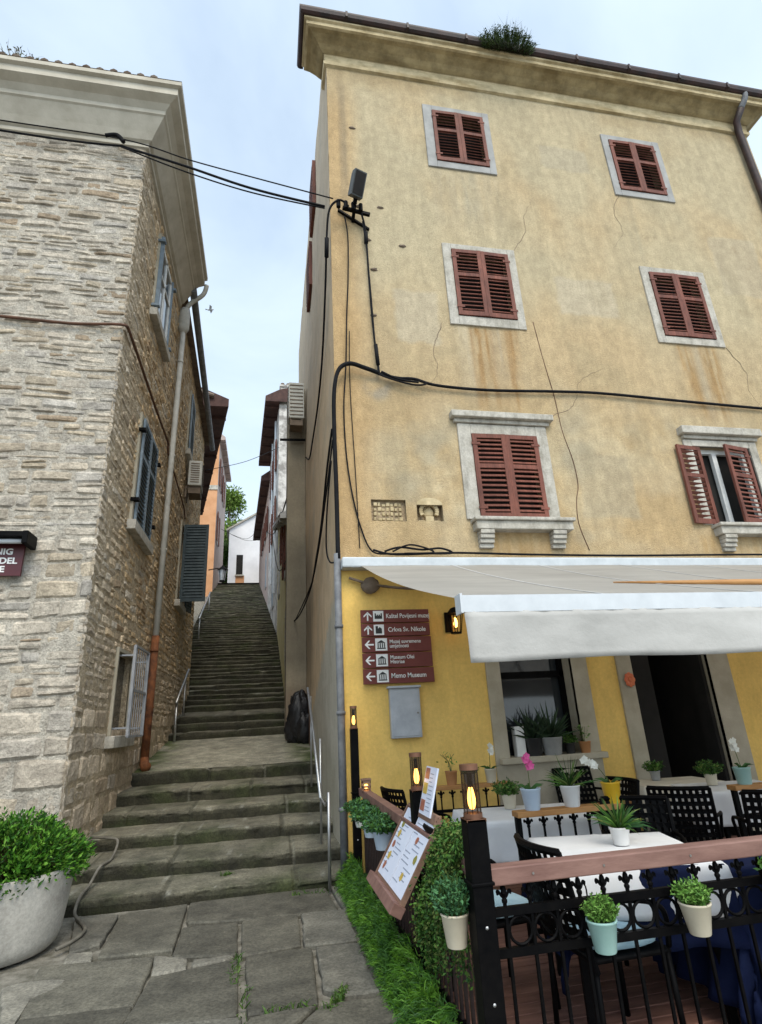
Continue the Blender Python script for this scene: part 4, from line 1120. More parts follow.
def side_window(t, base, front, f, z, w, h, m_leaf, s, open_=True, frame=True, dark=True, name='window'):
    (xa, ya), (xb, yb) = base, front
    d = Vector((xb-xa, yb-ya, 0)).normalized(); n = Vector((-s*d.y, s*d.x, 0))
    p = Vector((xa, ya, z)).lerp(Vector((xb, yb, z)), f)
    P = lambda u, v, q: tuple(p+d*u+n*q+Vector((0,0,v)))
    mb = MB()
    for (u0,u1,v0,v1) in ((-w/2-.1,-w/2,-.1,h+.1),(w/2,w/2+.1,-.1,h+.1),(-w/2,w/2,h,h+.1),(-w/2,w/2,-.1,0)): pboxP(mb, P, u0, u1, v0, v1, -.02, .04)
    o = mb.build(name, M['grey_wall'], t)
    g = MB(); pboxP(g, P, -w/2, w/2, 0, h, -.02, .015); g.build('pane', M['glass'], o)
    for sd in (-1, 1):
        g = MB()
        if open_: 
            u0, u1 = sorted((sd*(w/2+.01), sd*(w+.0))); pboxP(g, P, u0, u1, 0, h, .045, .10)
            for i in range(8): pboxP(g, P, u0+.05, u1-.05, .1+i*(h-.2)/8, .15+i*(h-.2)/8, .101, .112)
        else:
            pboxP(g, P, min(0,sd*w/2)+.01, max(0,sd*w/2)-.01, 0, h, .016, .05)
            for i in range(10): pboxP(g, P, min(0,sd*w/2)+.06, max(0,sd*w/2)-.06, .1+i*(h-.2)/10, .14+i*(h-.2)/10, .051, .06)
        g.build('shutter', m_leaf, o)
    return o
# pale yellow house with sloping lower roof
A, B = (.52, 14.5), (.36, 26.0)
h1 = house('pale_yellow_house', 'low pale yellow house beyond the concrete pier on the right of the stairs', A, B, M['yellow_wall'], M['yellow_wall'], -.2, 5.2, .28, M['grey_wall'], 4.5, .12, 3.6)
side_window(h1, A, B, .13, 1.55, .9, 1.5, M['grey_wall'], 1, False)
side_window(h1, A, B, .22, 4.3, .8, 1.3, M['shutter_red'], 1, True)
side_window(h1, A, B, .42, 5.4, .8, 1.3, M['shutter_red'], 1, True)
side_window(h1, A, B, .75, 5.0, .9, 1.9, M['white_wood'], 1, False, name='door')
m = MB()
for i in range(9): m.tube([(.30-.012*i*1.2, 14.6+i*1.25, 5.35+i*.4), (.30-.012*i*1.2, 15.9+i*1.25, 5.35+i*.4+.4)], .08, 6)
m.build('gutter', M['grey_pipe'], h1)
# tall aged house with chimney
A, B = (.34, 26.0), (-.10, 33.7)
h2 = house('aged_white_house', 'tall house with peeling white gable and dark overhanging eave', A, B, M['aged_wall'], M['aged_wall'], 3.8, 15.6, .72, M['brown_eave'], 6., .3)
for (f, z) in ((.25, 12.4), (.6, 12.4), (.25, 9.2), (.6, 9.2)): side_window(h2, A, B, f, z, .9, 1.7, M['shutter_red'], 1, True)
side_window(h2, A, B, .35, 5.6, 1., 2.0, M['blue_wall'], 1, False, name='door')
m = MB(); m.box((.38, 26.1, 15.4), (.95, 26.9, 16.75)); m.box((.34,26.05,16.7),(.99,26.95,16.82))
ch = m.build('chimney', M['aged_wall'], h2)
for x in (.5, .8): m = MB(); m.tube([(x,26.5,16.8),(x,26.5,17.15)], .1, 8); m.build('chimney_pot', M['tile'], ch)
m = MB(); m.tube([(.2,27.5,15.4),(.2,27.5,6)], .07, 8); m.tube([(.05,30,15.3),(.05,30,7)], .06, 8); m.build('downpipe', M['white_alu'], h2)
A, B = (-.10, 33.7), (-.86, 46.)
h3 = house('pink_house', 'far pinkish house with brown eave at the top right of the stairs', A, B, M['pink_wall'], M['pink_wall'], 6.5, 14.5, .55, M['brown_eave'], 6., .3)
for (f, z) in ((.12, 11.5), (.3, 11.6), (.55, 11.8)): side_window(h3, A, B, f, z, .9, 1.6, M['shutter_red'], 1, True)
side_window(h3, A, B, .16, 8.2, .9, 1.9, M['blue_wall'], 1, False, name='door')

# left side
A, B = (-2.5, 18.1), (-4.45, 29.)
h4 = house('brown_eaved_house', 'shaded house under a deep dark brown eave behind the stone house', A, B, M['grey_wall'], M['grey_wall'], 1.0, 10.5, .95, M['brown_eave'], -9., .3)
side_window(h4, A, B, .2, 6.2, .9, 1.6, M['shutter_dark'], -1, True); side_window(h4, A, B, .15, 2.6, .9, 1.9, M['shutter_dark'], -1, False, name='door')
m = MB()
for i in range(9): m.tube([(-2.0-.02*i, 17.75+i*.1, 10.85+i*0), (-2.6-.02*i, 17.75+i*.1, 11.05)], .06, 6)
m.build('roof_tiles', M['tile'], h4)
A, B = (-3.98, 41.), (-4.0, 49.)
h5 = house('orange_house', 'bright orange house near the top of the stairs', A, B, M['orange_wall'], M['pink_wall'], 8.5, 21.0, .42, M['pink_wall'], -10., .25)
m = MB(); m.box((-10, 40.93, 16.9), (-3.95, 41., 17.25)); m.build('string_course', M['frame_stone'], h5)
for (f, z) in ((.2, 17.6), (.2, 13.2), (.6, 17.6)): side_window(h5, A, B, f, z, 1.0, 2.2, M['shutter_red'], -1, True)
# white house closing the view
wh = thing('white_house', 'small white gabled house closing the view at the top of the stairs', 'building', (-.8, 50., 10.7))
gx0, gx1, gy = -3.62, 2.1, 50.
m = MB()
m.poly([(gx0,gy,10.4),(-2.95,gy,10.4),(-2.95,gy,12.55),(-2.2,gy,12.55),(-2.2,gy,10.4),(gx1,gy,10.4),(gx1,gy,16.75),(-.76,gy,18.55),(gx0,gy,16.75)])
m.quad((gx0,gy,10.4),(gx0,57,10.4),(gx0,57,16.75),(gx0,gy,16.75)); m.quad((gx1,gy,10.4),(gx1,57,10.4),(gx1,57,16.75),(gx1,gy,16.75))
m.build('wall', M['white_wall'], wh)
m = MB()
for (xa_, xb_) in ((gx0-.25, -.76), (gx1+.25, -.76)):
    za = 16.75-.16; zb = 18.55
    m.quad((xa_,gy-.25,za),(xb_,gy-.25,zb),(xb_,57,zb),(xa_,57,za)); m.quad((xa_,gy-.25,za+.16),(xb_,gy-.25,zb+.16),(xb_,57,zb+.16),(xa_,57,za+.16)); m.quad((xa_,gy-.25,za),(xb_,gy-.25,zb),(xb_,gy-.25,zb+.16),(xa_,gy-.25,za+.16))
m.build('roof', M['frame_stone'], wh)
m = MB(); m.box((-2.92, gy-.03, 12.6), (-2.36, gy+.02, 14.4)); o = m.build('window', M['dark'], wh)
m = MB(); m.box((-3.0, gy-.12, 12.46), (-2.28, gy+.02, 12.59)); m.build('sill', M['frame_stone'], o)
m = MB(); m.quad((-2.95,gy+.05,10.4),(-2.2,gy+.05,10.4),(-2.2,gy+.05,12.55),(-2.95,gy+.05,12.55)); m.build('door', M['orange_wall'], wh)

def lantern(label, p, n, s=1., group='old street lanterns'):
    t = thing('street_lantern', label, 'street lamp', p, 0, group)
    n = Vector(n)
    m = MB(); m.tube([(0,0,0), tuple(n*.3*s+Vector((0,0,.06*s))), tuple(n*.48*s)], .018*s, 6); m.lathe([(.2*s,0),(.06*s,.12*s),(.0,.18*s)], tuple(n*.48*s), 6)
    for k in range(4):
        a = R(45+90*k); m.bar(n*.48*s+Vector((.15*s*math.cos(a),.15*s*math.sin(a),0)), n*.48*s+Vector((.09*s*math.cos(a),.09*s*math.sin(a),-.38*s)), .02*s, .02*s)
    m.lathe([(.1*s,-.42*s),(.1*s,-.38*s)], tuple(n*.48*s), 6)
    m.build('frame', M['black'], t, world=False)
    m = MB(); m.lathe([(.085*s,-.37*s),(.14*s,0)], tuple(n*.48*s), 4); m.build('glass', M['window_inside'], t, world=False)
    return t
lantern('black street lantern on the far left of the stairs below the open shutter', (-4.0, 38, 9.9), (1,0,0), 1.9)
lantern('small black lantern fixed to the white gabled house', (-.35, 49.95, 13.6), (0,-1,0), 1.5)

# ------------------------------------------------------------------ trees behind
def tree(name, label, base, h, r, n, cols, lsz=.35, cz=.62):
    t = thing(name, label, 'tree', base)
    tk = MB(); 
    tk.tube([(0,0,-1),(.1,0,h*.3),(-.1,.1,h*.6),(0,0,h*.85)], [.28,.22,.14,.04], 8)
    cl = []
    for i in range(26):
        a = rnd.random()*6.283; q = rnd.uniform(.2,.85); z = h*(cz+rnd.uniform(-.32,.36))
        k = 1-abs(z/h-cz)/.5
        c = Vector((r[0]*q*k*math.cos(a), r[1]*q*k*math.sin(a), z)); cl.append(c)
        tk.tube([(0,0,h*.35*rnd.uniform(.7,1.4)), c*.6+Vector((0,0,h*.1)), c], [.07,.04,.015], 5)
    tk.build('trunk', M['bark'], t, world=False)
    lf = MB()
    for i in range(n):
        c = cl[i % len(cl)]
        rr = r[0]*.36
        d = Vector((rnd.gauss(0,1), rnd.gauss(0,1), rnd.gauss(0,.8))); d.normalize()
        p = c+d*rr*rnd.random()**.4
        lf.leaf(p, (d.x+rnd.gauss(0,.6), d.y+rnd.gauss(0,.6), d.z*.5+rnd.gauss(0,.5)), lsz*rnd.uniform(.6,1.3), lsz*.5, rnd.choice(cols))
    lf.build('crown', M['leaf'], t, world=False)
    return t
tree('leafy_tree', 'bright green tree rising behind the orange house', (-4.5, 60, 11.2), 13.0, (3.0,3.0), 7500, [(.13,.21,.035),(.18,.27,.05),(.09,.16,.028),(.22,.31,.08)], .36)
tree('leafy_tree', 'shorter green bush tree beside the white gabled house', (-4.7, 54, 10.8), 6.5, (2.0,2.0), 3600, [(.05,.10,.02),(.07,.13,.025),(.04,.08,.015)], .3, .5)
tree('dark_conifer', 'dark evergreen tree peeking above the white gabled house', (.9, 66, 11.2), 15.6, (2.4,2.4), 2600, [(.02,.045,.03),(.03,.06,.035),(.015,.035,.02)], .4)

# seagull
sg_ = thing('seagull', 'seagull gliding in the open sky over the alley', 'bird', (-5.2, 40., 32.6))
m = MB(); m.lathe([(.0,-.28),(.05,-.2),(.085,-.02),(.06,.15),(.045,.22),(0,.28)], (0,0,0), 10, M=Matrix.Rotation(R(80), 4, 'Y'))
for s in (-1, 1):
    P_ = [(0,s*.05,.03),(.05,s*.28,.13),(-.02,s*.52,.07)]; m.poly([(.09,s*.05,.03),(.13,s*.28,.13),(-.02,s*.55,.06),(-.06,s*.3,.11),(-.1,s*.05,.02)]); m.poly([(.09,s*.05,.02),(-.1,s*.05,.01),(-.06,s*.3,.10),(-.02,s*.55,.055),(.13,s*.28,.12)])
m.poly([(-.24,-.03,0),(-.4,-.09,0),(-.4,.09,0),(-.24,.03,0)])
m.build('body', M['bird'], sg_, world=False)
# ------------------------------------------------------------------ wall fittings on the yellow house
# grey corner pipe
cp_ = MB(); cp_.tube([(.84,6.955,2.02),(.84,6.955,.3),(.84,6.955,G)], .045, 10)
for z in (1.1, .1, -.9): cp_.tube([(.84,6.955,z-.02),(.84,6.955,z+.02)], .055, 10)
tag(cp_.build('corner_pipe', M['grey_pipe'], smooth=True), 'grey cable protection pipe running down the corner of the yellow house', 'pipe')

# direction signs
SG = [('Kaštel Povijesni muzej', 'up', 'castle', 1.11, 1.98, 1.13, 1.29), ('Crkva Sv. Nikole', 'up', 'church', 1.11, 1.98, .965, 1.12),
      ('Muzej suvremene\numjetnosti', 'left', 'museum', 1.115, 1.985, .775, .955), ('Museum Olei\nHistriae', 'left', 'museum', 1.115, 1.985, .59, .765), ('Memo Museum', 'left', 'museum', 1.115, 1.99, .405, .58)]
SL = ['topmost brown direction sign reading Kaštel Povijesni muzej', 'brown direction sign reading Crkva Sv. Nikole with white church symbol', 'brown direction sign reading Muzej suvremene umjetnosti', 'brown direction sign reading Museum Olei Histriae', 'lowest brown direction sign reading Memo Museum']
for (tx, ar, ic, x0, x1, z0, z1), lab in zip(SG, SL):
    t = thing('direction_sign', lab, 'sign', ((x0+x1)/2, FY-.06, z0), 0, 'brown direction signs on the corner of the yellow house')
    yF = FY-.075
    m = MB(); m.box((x0, yF, z0), (x1, yF+.03, z1)); m.box((x0+.1,yF+.03,z0+.04),(x0+.16,FY,z0+.1)); m.box((x1-.16,yF+.03,z0+.04),(x1-.1,FY,z0+.1)); m.build('board', M['sign_brown'], t, bevel=.004)
    zc = (z0+z1)/2; m = MB()
    ax = x0+.085; s = .055
    def arrow(dirv):
        if dirv == 'up':
            m.box((ax-.009, yF-.004, zc-s), (ax+.009, yF-.0005, zc+s*.75))
            for q in (-1, 1): m.bar((ax+q*.045, yF-.002, zc+s*.1), (ax, yF-.0023, zc+s*.98), .0035, .022, up=(q*1,0,.8)) if False else m.poly([(ax, yF-.004, zc+s), (ax+q*.05, yF-.004, zc+s*.12), (ax+q*.05, yF-.004, zc-s*.26), (ax, yF-.004, zc+s*.55)])
        else:
            m.box((ax-s*.7, yF-.004, zc-.009), (ax+s*1.05, yF-.0005, zc+.009))
            for q in (-1, 1): m.poly([(ax-s, yF-.0045, zc), (ax-s*.12, yF-.0045, zc+q*.05), (ax+s*.26, yF-.0045, zc+q*.05), (ax-s*.5, yF-.0045, zc)])
    arrow(ar); m.build('arrow', M['sign_white'], t)
    ix = x0+.22 if ar == 'up' else x0+.235; h = (z1-z0)*.41
    m = MB(); m.box((ix-h, yF-.004, zc-h), (ix+h, yF-.0005, zc+h)); m.build('pictogram_plate', M['sign_white'], t)
    m = MB(); q = h*.72; yy = yF-.006
    if ic == 'museum':
        m.poly([(ix-q,yy,zc+q*.35),(ix+q,yy,zc+q*.35),(ix,yy,zc+q)]); m.box((ix-q,yy,zc-q),(ix+q,yy+.003,zc-q*.75))
        for k in (-.75,-.25,.25,.75): m.box((ix+q*k-q*.12,yy,zc-q*.72),(ix+q*k+q*.12,yy+.003,zc+q*.3))
    elif ic == 'castle':
        m.box((ix-q,yy,zc-q*.7),(ix+q,yy+.003,zc+q*.1))
        for k in (-.8,-.27,.27,.8): m.box((ix+q*k-q*.18,yy,zc+q*.1),(ix+q*k+q*.18,yy+.003,zc+q*(.75 if abs(k) > .5 else .4)))
    else:
        m.box((ix-q*.9,yy,zc-q),(ix-q*.25,yy+.003,zc+q)); m.box((ix-q*.25,yy,zc-q),(ix+q*.8,yy+.003,zc+q*.25)); m.poly([(ix-q*.3,yy,zc+q*.25),(ix+q*.8,yy,zc+q*.25),(ix+q*.25,yy,zc+q*.75)])
    m.build('pictogram', M['sign_black'], t)
    two = '\n' in tx; sz = .062 if two else .078
    text_mesh(tx, sz, 'lettering', M['sign_white'], t, Matrix.Translation((ix+h+.03 + (.02 if ic == 'church' else 0), yF-.003, zc+(.012 if two else -.025))) @ Matrix.Rotation(R(90), 4, 'X'), 'LEFT', .0015, .9 if 'Povij' not in tx else .80, .0006, .85)

t = thing('meter_box', 'grey metal meter box mounted below the direction signs', 'meter box', (1.6, FY, -.22))
m = MB(); m.box((1.42,FY-.09,-.21),(1.785,FY-.005,.345)); m.box((1.395,FY-.12,.345),(1.80,FY-.005,.372)); m.build('housing', M['metal_box'], t, bevel=.005)
m = MB(); m.box((1.44,FY-.098,-.19),(1.765,FY-.091,.325)); mo = m.build('door', M['metal_box'], t, bevel=.003)
m = MB(); m.tube([(1.745,FY-.105,.06),(1.745,FY-.098,.06)], .012, 8); m.build('lock', M['dark_steel'], mo)

# floodlight on the corner
t = thing('floodlight', 'dark floodlight on iron bracket high at the corner of the yellow house', 'floodlight', (1.2, 6.9, 7.85))
Mx = Matrix.Translation((1.27,6.58,8.04)) @ Matrix.Rotation(R(20), 4, 'Z') @ Matrix.Rotation(R(28), 4, 'X')
m = MB(); m.box((-.105,-.06,-.2),(.105,.06,.2), Mx); 
for i in range(6): m.box((-.10+i*.036,.06,-.17),(-.092+i*.036,.09,.17), Mx)
m.build('housing', M['flood'], t, bevel=.012)
m = MB(); m.box((-.085,-.068,-.175),(.085,-.061,.175), Mx); m.build('front_glass', M['smoke_glass'], t)
m = MB(); m.bar((1.28,6.62,8.1),(1.24,6.75,7.82),.06,.04); m.bar((1.05,6.82,7.78),(1.5,6.84,7.72),.05,.05); m.bar((1.24,6.75,7.82),(1.24,7.0,7.7),.05,.05); m.bar((1.0,6.98,7.9),(1.5,6.98,7.55),.05,.03)
for i in range(4): m.tube([(.98+i*.12,6.78,7.74-i*.01),(.98+i*.12,6.78,7.88-i*.01)], .035, 8)
m.build('bracket', M['black'], t)

# cables
def cable(name, label, runs, mt='cable', cat='cable'):
    m = MB()
    for pts, r in runs: m.tube(smoothpts(pts, 7), r, 6)
    return tag(m.build(name, M[mt], smooth=True), label, cat)
cable('street_cable', 'bundled overhead cables crossing the alley from the stone house to the floodlight', [
    ([(-9,7.3,9.28),(-4.39,7.38,9.20),(-3.2,7.36,9.15),(-2.55,7.36,9.18)], .018), ([(-2.55,7.36,9.18),(-1.5,7.2,8.72),(-.4,7.0,8.17),(.76,6.8,7.74)], .02),
    ([(-2.55,7.36,9.16),(-1.5,7.2,8.60),(-.4,7.0,8.08),(.76,6.8,7.70)], .012), ([(-9,7.34,9.5),(-4.4,7.36,9.40),(-2.5,7.3,9.26),(-1.4,7.15,8.8),(-.3,6.95,8.34),(.9,6.8,7.93)], .011),
    ([(-2.5,7.3,9.2),(-2.62,7.3,9.34),(-2.8,7.32,9.32)], .035)])
cable('drop_cable', 'black cables dropping from the floodlight bracket to the wall junction', [
    ([(1.34,6.8,7.75),(1.42,6.9,7.5),(1.44,6.94,7.2),(1.45,6.95,6.6),(1.47,6.95,5.7),(1.49,6.94,5.2),(1.52,6.93,4.78)], .017), ([(1.38,6.88,7.6),(1.43,6.93,7.1),(1.46,6.94,6.4),(1.485,6.94,5.4),(1.51,6.93,4.78)], .012), ([(1.43,6.92,7.42),(1.43,6.92,7.2)], .035), ([(1.49,6.92,5.25),(1.51,6.92,4.9)], .03)])
cable('side_cable', 'black cables looping from the bracket down the alley side of the yellow house', [
    ([(1.15,6.8,7.8),(1.0,6.75,7.86),(.84,6.8,7.7),(.8,6.95,7.3),(.80,7.3,6.6),(.82,8.2,5.9),(.83,9.3,5.6),(.83,10.5,5.55),(.83,11.6,5.6),(.83,12.8,6.2)], .018), ([(.80,6.95,7.25),(.8,7.05,6.95)], .034)])
cable('wall_cable', 'thin grey cable hanging along the front corner of the yellow house', [
    ([(1.1,6.95,7.75),(1.14,6.95,7.3),(1.12,6.96,6.5),(1.08,6.97,5.8),(1.04,6.97,4.9),(.99,6.97,4.2),(1.0,6.97,3.5),(1.06,6.97,2.9),(1.16,6.97,2.4),(1.3,6.96,2.06),(1.55,6.94,2.02)], .011), ([(1.11,6.97,5.5),(1.09,6.97,4.5),(1.12,6.97,3.2),(1.14,6.97,2.1)], .007)])
cable('main_cable', 'thick black cable arching at the corner and running across the facade', [
    ([(.85,6.94,1.95),(.85,6.94,2.9),(.84,6.93,3.8),(.85,6.9,4.4),(.92,6.88,4.74),(1.08,6.88,4.86),(1.3,6.9,4.82),(1.51,6.92,4.76)], .032),
    ([(1.5,6.93,4.76),(1.8,6.93,4.70),(2.05,6.93,4.70),(2.4,6.94,4.62),(3.2,6.95,4.60),(4.3,6.95,4.65),(5.1,6.95,4.67),(6.5,6.95,4.62),(8.1,6.95,4.57),(9.9,6.95,4.53)], .022),
    ([(1.5,6.92,4.74),(1.75,6.9,4.64),(2.05,6.9,4.58),(2.22,6.91,4.62),(2.1,6.92,4.68)], .014), ([(1.55,6.91,4.78),(1.8,6.9,4.66),(2.1,6.9,4.63)], .016)])
cable('alley_cable', 'slack black cables slanting along the alley side towards the pier', [
    ([(.83,7.1,3.9),(.8,7.6,3.5),(.8,8.6,3.0),(.8,9.6,2.75),(.78,11,2.45),(.66,13,2.3),(.48,14.0,2.3)], .016), ([(.83,7.05,3.7),(.8,8.0,3.1),(.8,9.2,2.75),(.78,10.8,2.5),(.6,13,2.25)], .012),
    ([(.83,7.3,3.5),(.8,7.7,2.9),(.8,7.9,2.4),(.81,7.6,2.1),(.83,7.1,1.95)], .012)])
cable('far_wires', 'thin wires strung across the upper alley between the house eaves', [
    ([(-2.2,18.2,8.2),(-1.0,21.9,10.35),(.35,26.,13.1)], .012), ([(-3.6,41,13.8),(-2,45,14.2),(-.6,46,14.6)], .015), ([(-3.6,48,15.8),(-2,49,15.6),(-.8,46,15.8)], .015), ([(.5,13.6,4.1),(.3,20,5.2),(.1,28,9)], .015), ([(.45,14.5,5.9),(.3,18,6.4),(.1,26,8.5),(-.3,36,12)], .02)])
cable('casing_cable', 'black cables lying along the top of the awning casing', [
    ([(1.3,6.9,2.06),(1.6,6.9,2.0),(2.4,6.92,2.03),(3.5,6.92,2.01),(5,6.92,2.0),(7,6.92,2.02),(9.5,6.92,2.02)], .015),
    ([(1.45,6.9,2.04),(1.65,6.88,2.09),(1.95,6.88,2.06),(2.2,6.88,2.08),(2.35,6.9,2.02),(1.9,6.86,2.0),(1.5,6.88,2.0)], .014), ([(1.55,6.87,2.03),(1.8,6.86,2.12),(2.1,6.86,2.02),(1.7,6.85,2.0)], .012)])

# ------------------------------------------------------------------ awning
t = thing('awning', 'white retractable awning with grey casing stretched over the restaurant terrace', 'awning', (5., FY-.1, 1.85))
m = MB(); m.box((.88, 6.78, 1.80), (9.6, 6.965, 1.935)); m.build('casing', M['cassette'], t, bevel=.02)
AX0, AX1, AY0, AZ0, AY1, AZ1 = 1.115, 9.4, 6.8, 1.83, 3.22, .655
m = MB(); nx, ny = 60, 24; base = len(m.v)
for j in range(ny+1):
    for i in range(nx+1):
        x = AX0+(AX1-AX0)*i/nx; s = j/ny
        sag = -.05*math.sin(math.pi*s) + .012*noise.noise((x*1.2, s*2, 0))
        m.v.append(Vector((x, AY0+(AY1-AY0)*s, AZ0+(AZ1-AZ0)*s+sag)))
for j in range(ny):
    for i in range(nx): m.face((base+j*(nx+1)+i, base+j*(nx+1)+i+1, base+(j+1)*(nx+1)+i+1, base+(j+1)*(nx+1)+i))
o = m.build('canvas', M['awning'], t, smooth=True)
m = MB()
for k in range(1, 7):
    x = AX0+1.19*k
    P_ = [(x, AY0+(AY1-AY0)*q/12, AZ0+(AZ1-AZ0)*q/12-.05*math.sin(math.pi*q/12)+.012*noise.noise((x*1.2, q/6, 0))+.003) for q in range(13)]
    for a_, b_ in zip(P_[:-1], P_[1:]): m.bar(a_, b_, .028, .003)
    m.build('seam', M['valance'], t); m = MB()
m = MB(); m.tube([(AX0-.005,3.2,.625),(AX1,3.2,.625)], .04, 12); m.box((AX0-.005,3.145,.565),(AX1,3.19,.665)); m.box((AX0-.02,3.14,.56),(AX0-.006,3.24,.675)); m.build('front_bar', M['white_alu'], t, smooth=False)
m = MB(); nx, ny = 150, 8; base = len(m.v)
for j in range(ny+1):
    for i in range(nx+1):
        x = AX0+.0+(AX1-AX0)*i/nx; s = j/ny
        m.v.append(Vector((x+.015*s, 3.15+.028*s*math.sin(x*4.2+1.7*math.sin(x*1.7))+.03*s*noise.noise((x*2.3+s*.8,s*1.5,1))+.008*noise.noise((x*9+s*3,s*5,4)),   .57-.285*s+.006*s*math.sin(x*4))))
for j in range(ny):
    for i in range(nx): m.face((base+j*(nx+1)+i, base+j*(nx+1)+i+1, base+(j+1)*(nx+1)+i+1, base+(j+1)*(nx+1)+i))
o = m.build('valance', M['valance'], t, smooth=True); sd_ = o.modifiers.new('sol', 'SOLIDIFY'); sd_.thickness = .004
for x in (1.5, 5.0, 9.0):
    m = MB(); e = (x+1.2 if x < 3 else x-1.0, 5.2, 1.12)
    m.bar((x,6.78,1.72), e, .05, .07); m.bar(e, (x+.2,3.26,.58), .045, .06); m.build('folding_arm', M['white_alu'], t)
# long brown pole lying on the canvas
m = MB(); m.tube([(3.1,4.62,1.08),(4.2,4.45,1.03),(6.8,4.2,.97)], [.006,.03,.045], 8); tag(m.build('wooden_pole', M['orange_wood'], smooth=True), 'slim brown wooden pole lying on top of the white awning', 'pole')
# old round plaques and pipes below the casing
m = MB()
m.tube(smoothpts([(.98,6.93,1.7),(1.3,6.9,1.6),(1.8,6.9,1.55),(2.2,6.92,1.6)],5), .018, 6); m.blob((1.25,6.93,1.6),(.12,.06,.1),10,7,.3)
tag(m.build('cable_knot', M['ac_dark'], smooth=True), 'tangled dark cables under the left end of the awning casing', 'cable')

# wall lantern
t = thing('wall_lamp', 'lit black wall lamp at the left edge of the awning', 'lamp', (2.3, FY, 1.15))
m = MB(); m.box((2.2,FY-.04,1.0),(2.29,FY-.005,1.25)); m.bar((2.245,FY-.03,1.2),(2.27,FY-.2,1.22),.02,.02)
m.lathe([(.11,1.2),(.05,1.27),(0,1.29)], (2.28,FY-.2,0), 8)
for k in range(6):
    a = R(60*k); m.bar((2.28+.1*math.cos(a),FY-.2+.1*math.sin(a),1.2),(2.28+.065*math.cos(a),FY-.2+.065*math.sin(a),.97),.01,.01)
m.lathe([(.07,.955),(.07,.972)], (2.28,FY-.2,0), 8)
m.build('frame', M['black'], t)
m = MB(); m.lathe([(.0,1.03),(.02,1.04),(.028,1.08),(.022,1.12),(.012,1.15)], (2.28,FY-.2,0), 12); m.build('bulb', M['bulb'], t, smooth=True)
# orange ornament by the door
m = MB()
for k in range(8):
    a = R(45*k); m.blob((4.62+.05*math.cos(a), FY-.06, .33+.06*math.sin(a)), (.03,.012,.036), 8, 5)
m.blob((4.62,FY-.06,.33),(.03,.02,.03),8,5)
tag(m.build('door_ornament', M['dec']), 'small orange flower ornament on the left jamb of the dark doorway', 'ornament')

# ------------------------------------------------------------------ handrails on the stairs
def rail(name, label, pieces, mt='steel'):
    t = thing(name, label, 'handrail', pieces[0][1][0])
    for (nm, pts, r) in pieces:
        m = MB(); m.tube(pts, r, 8); m.build(nm, M[mt], t, smooth=True)
    return t
rail('handrail', 'short steel handrail at the right side of the lower steps', [('post', [(.66,6.78,G-.02),(.66,6.75,-.7)], .017), ('post', [(.66,7.72,-1.36),(.66,7.72,-.18)], .014),
    ('rail', [(.64,7.5,-.84),(.64,8.6,-.12),(.64,9.72,.55)], .021), ('post', [(.68,9.6,-.9),(.68,9.6,.42)], .014), ('connector', [(.66,6.75,-.76),(.65,7.05,-.86),(.64,7.55,-.83)], .012)])
rail('handrail', 'steel handrail at the left foot of the upper stairs', [('post', [(-2.05,14.4,-.25),(-2.05,14.4,.66)], .03), ('rail', [(-2.05,14.3,.6),(-2.05,16.1,1.5)], .03), ('post', [(-2.05,15.6,.2),(-2.05,15.6,1.25)], .025)])
rail('handrail', 'middle steel handrail along the left of the upper stairs', [('rail', [(-2.35,16.7,1.6),(-2.5,19.8,2.7)], .028), ('post', [(-2.35,16.8,.4),(-2.35,16.8,1.63)], .025), ('post', [(-2.48,19.4,1.4),(-2.48,19.4,2.56)], .025)])
rail('handrail', 'upper steel handrail below the street lantern', [('rail', [(-2.9,25,4.4),(-3.3,33,7.3)], .04), ('post', [(-2.92,25.4,3.5),(-2.92,25.4,4.5)], .03), ('post', [(-3.28,32.6,6.1),(-3.28,32.6,7.15)], .03)])

# ------------------------------------------------------------------ planter with shrub, hose
pc = (-2.22, 6.08, G)
t = thing('stone_planter', 'big round pale concrete planter holding a leafy green shrub', 'planter', pc)
m = MB(); m.lathe([(.47,-.02),(.51,.015),(.535,.08),(.555,.22),(.575,.38),(.59,.5),(.592,.55),(.58,.565),(.55,.56),(.53,.48),(.5,.42)], (0,0,0), 48, caps=False); m.build('pot', M['concrete'], t, smooth=True, world=False)
m = MB(); m.lathe([(0,.42),(.48,.41)], (0,0,0), 24, caps=False); m.build('soil', M['soil'], t, world=False)
m = MB(); lc = [(.022,.085,.007),(.04,.13,.010),(.075,.2,.018),(.014,.055,.006),(.12,.26,.03)]
for i in range(640):
    a = rnd.random()*6.283; q = rnd.random()**.5
    ph = q*1.85; k_ = 1+.16*noise.noise((math.cos(a)*2.2, math.sin(a)*2.2, q*3))
    p1 = Vector((.60*math.sin(ph)*math.cos(a)*k_, .60*math.sin(ph)*math.sin(a)*k_, .60+.36*math.cos(ph)*k_))
    p0 = Vector((p1.x*.3, p1.y*.3, .48))
    m.tube([p0, p0.lerp(p1,.5)+Vector((0,0,.03)), p1], [.007,.005,.002], 4, (.06,.05,.025))
    for k in range(26):
        t_ = 1-.45*rnd.random()**1.5; p = p0.lerp(p1, t_)+Vector((rnd.gauss(0,.028),rnd.gauss(0,.028),rnd.gauss(0,.024)))
        d = (p1-p0).normalized()*.8+Vector((rnd.gauss(0,.6),rnd.gauss(0,.6),rnd.gauss(.25,.5)))
        m.leaf(p, d, rnd.choice([rnd.uniform(.028,.045), rnd.uniform(.045,.07)]), rnd.uniform(.015,.027), rnd.choice(lc))
m.build('shrub', M['leaf'], t, world=False)
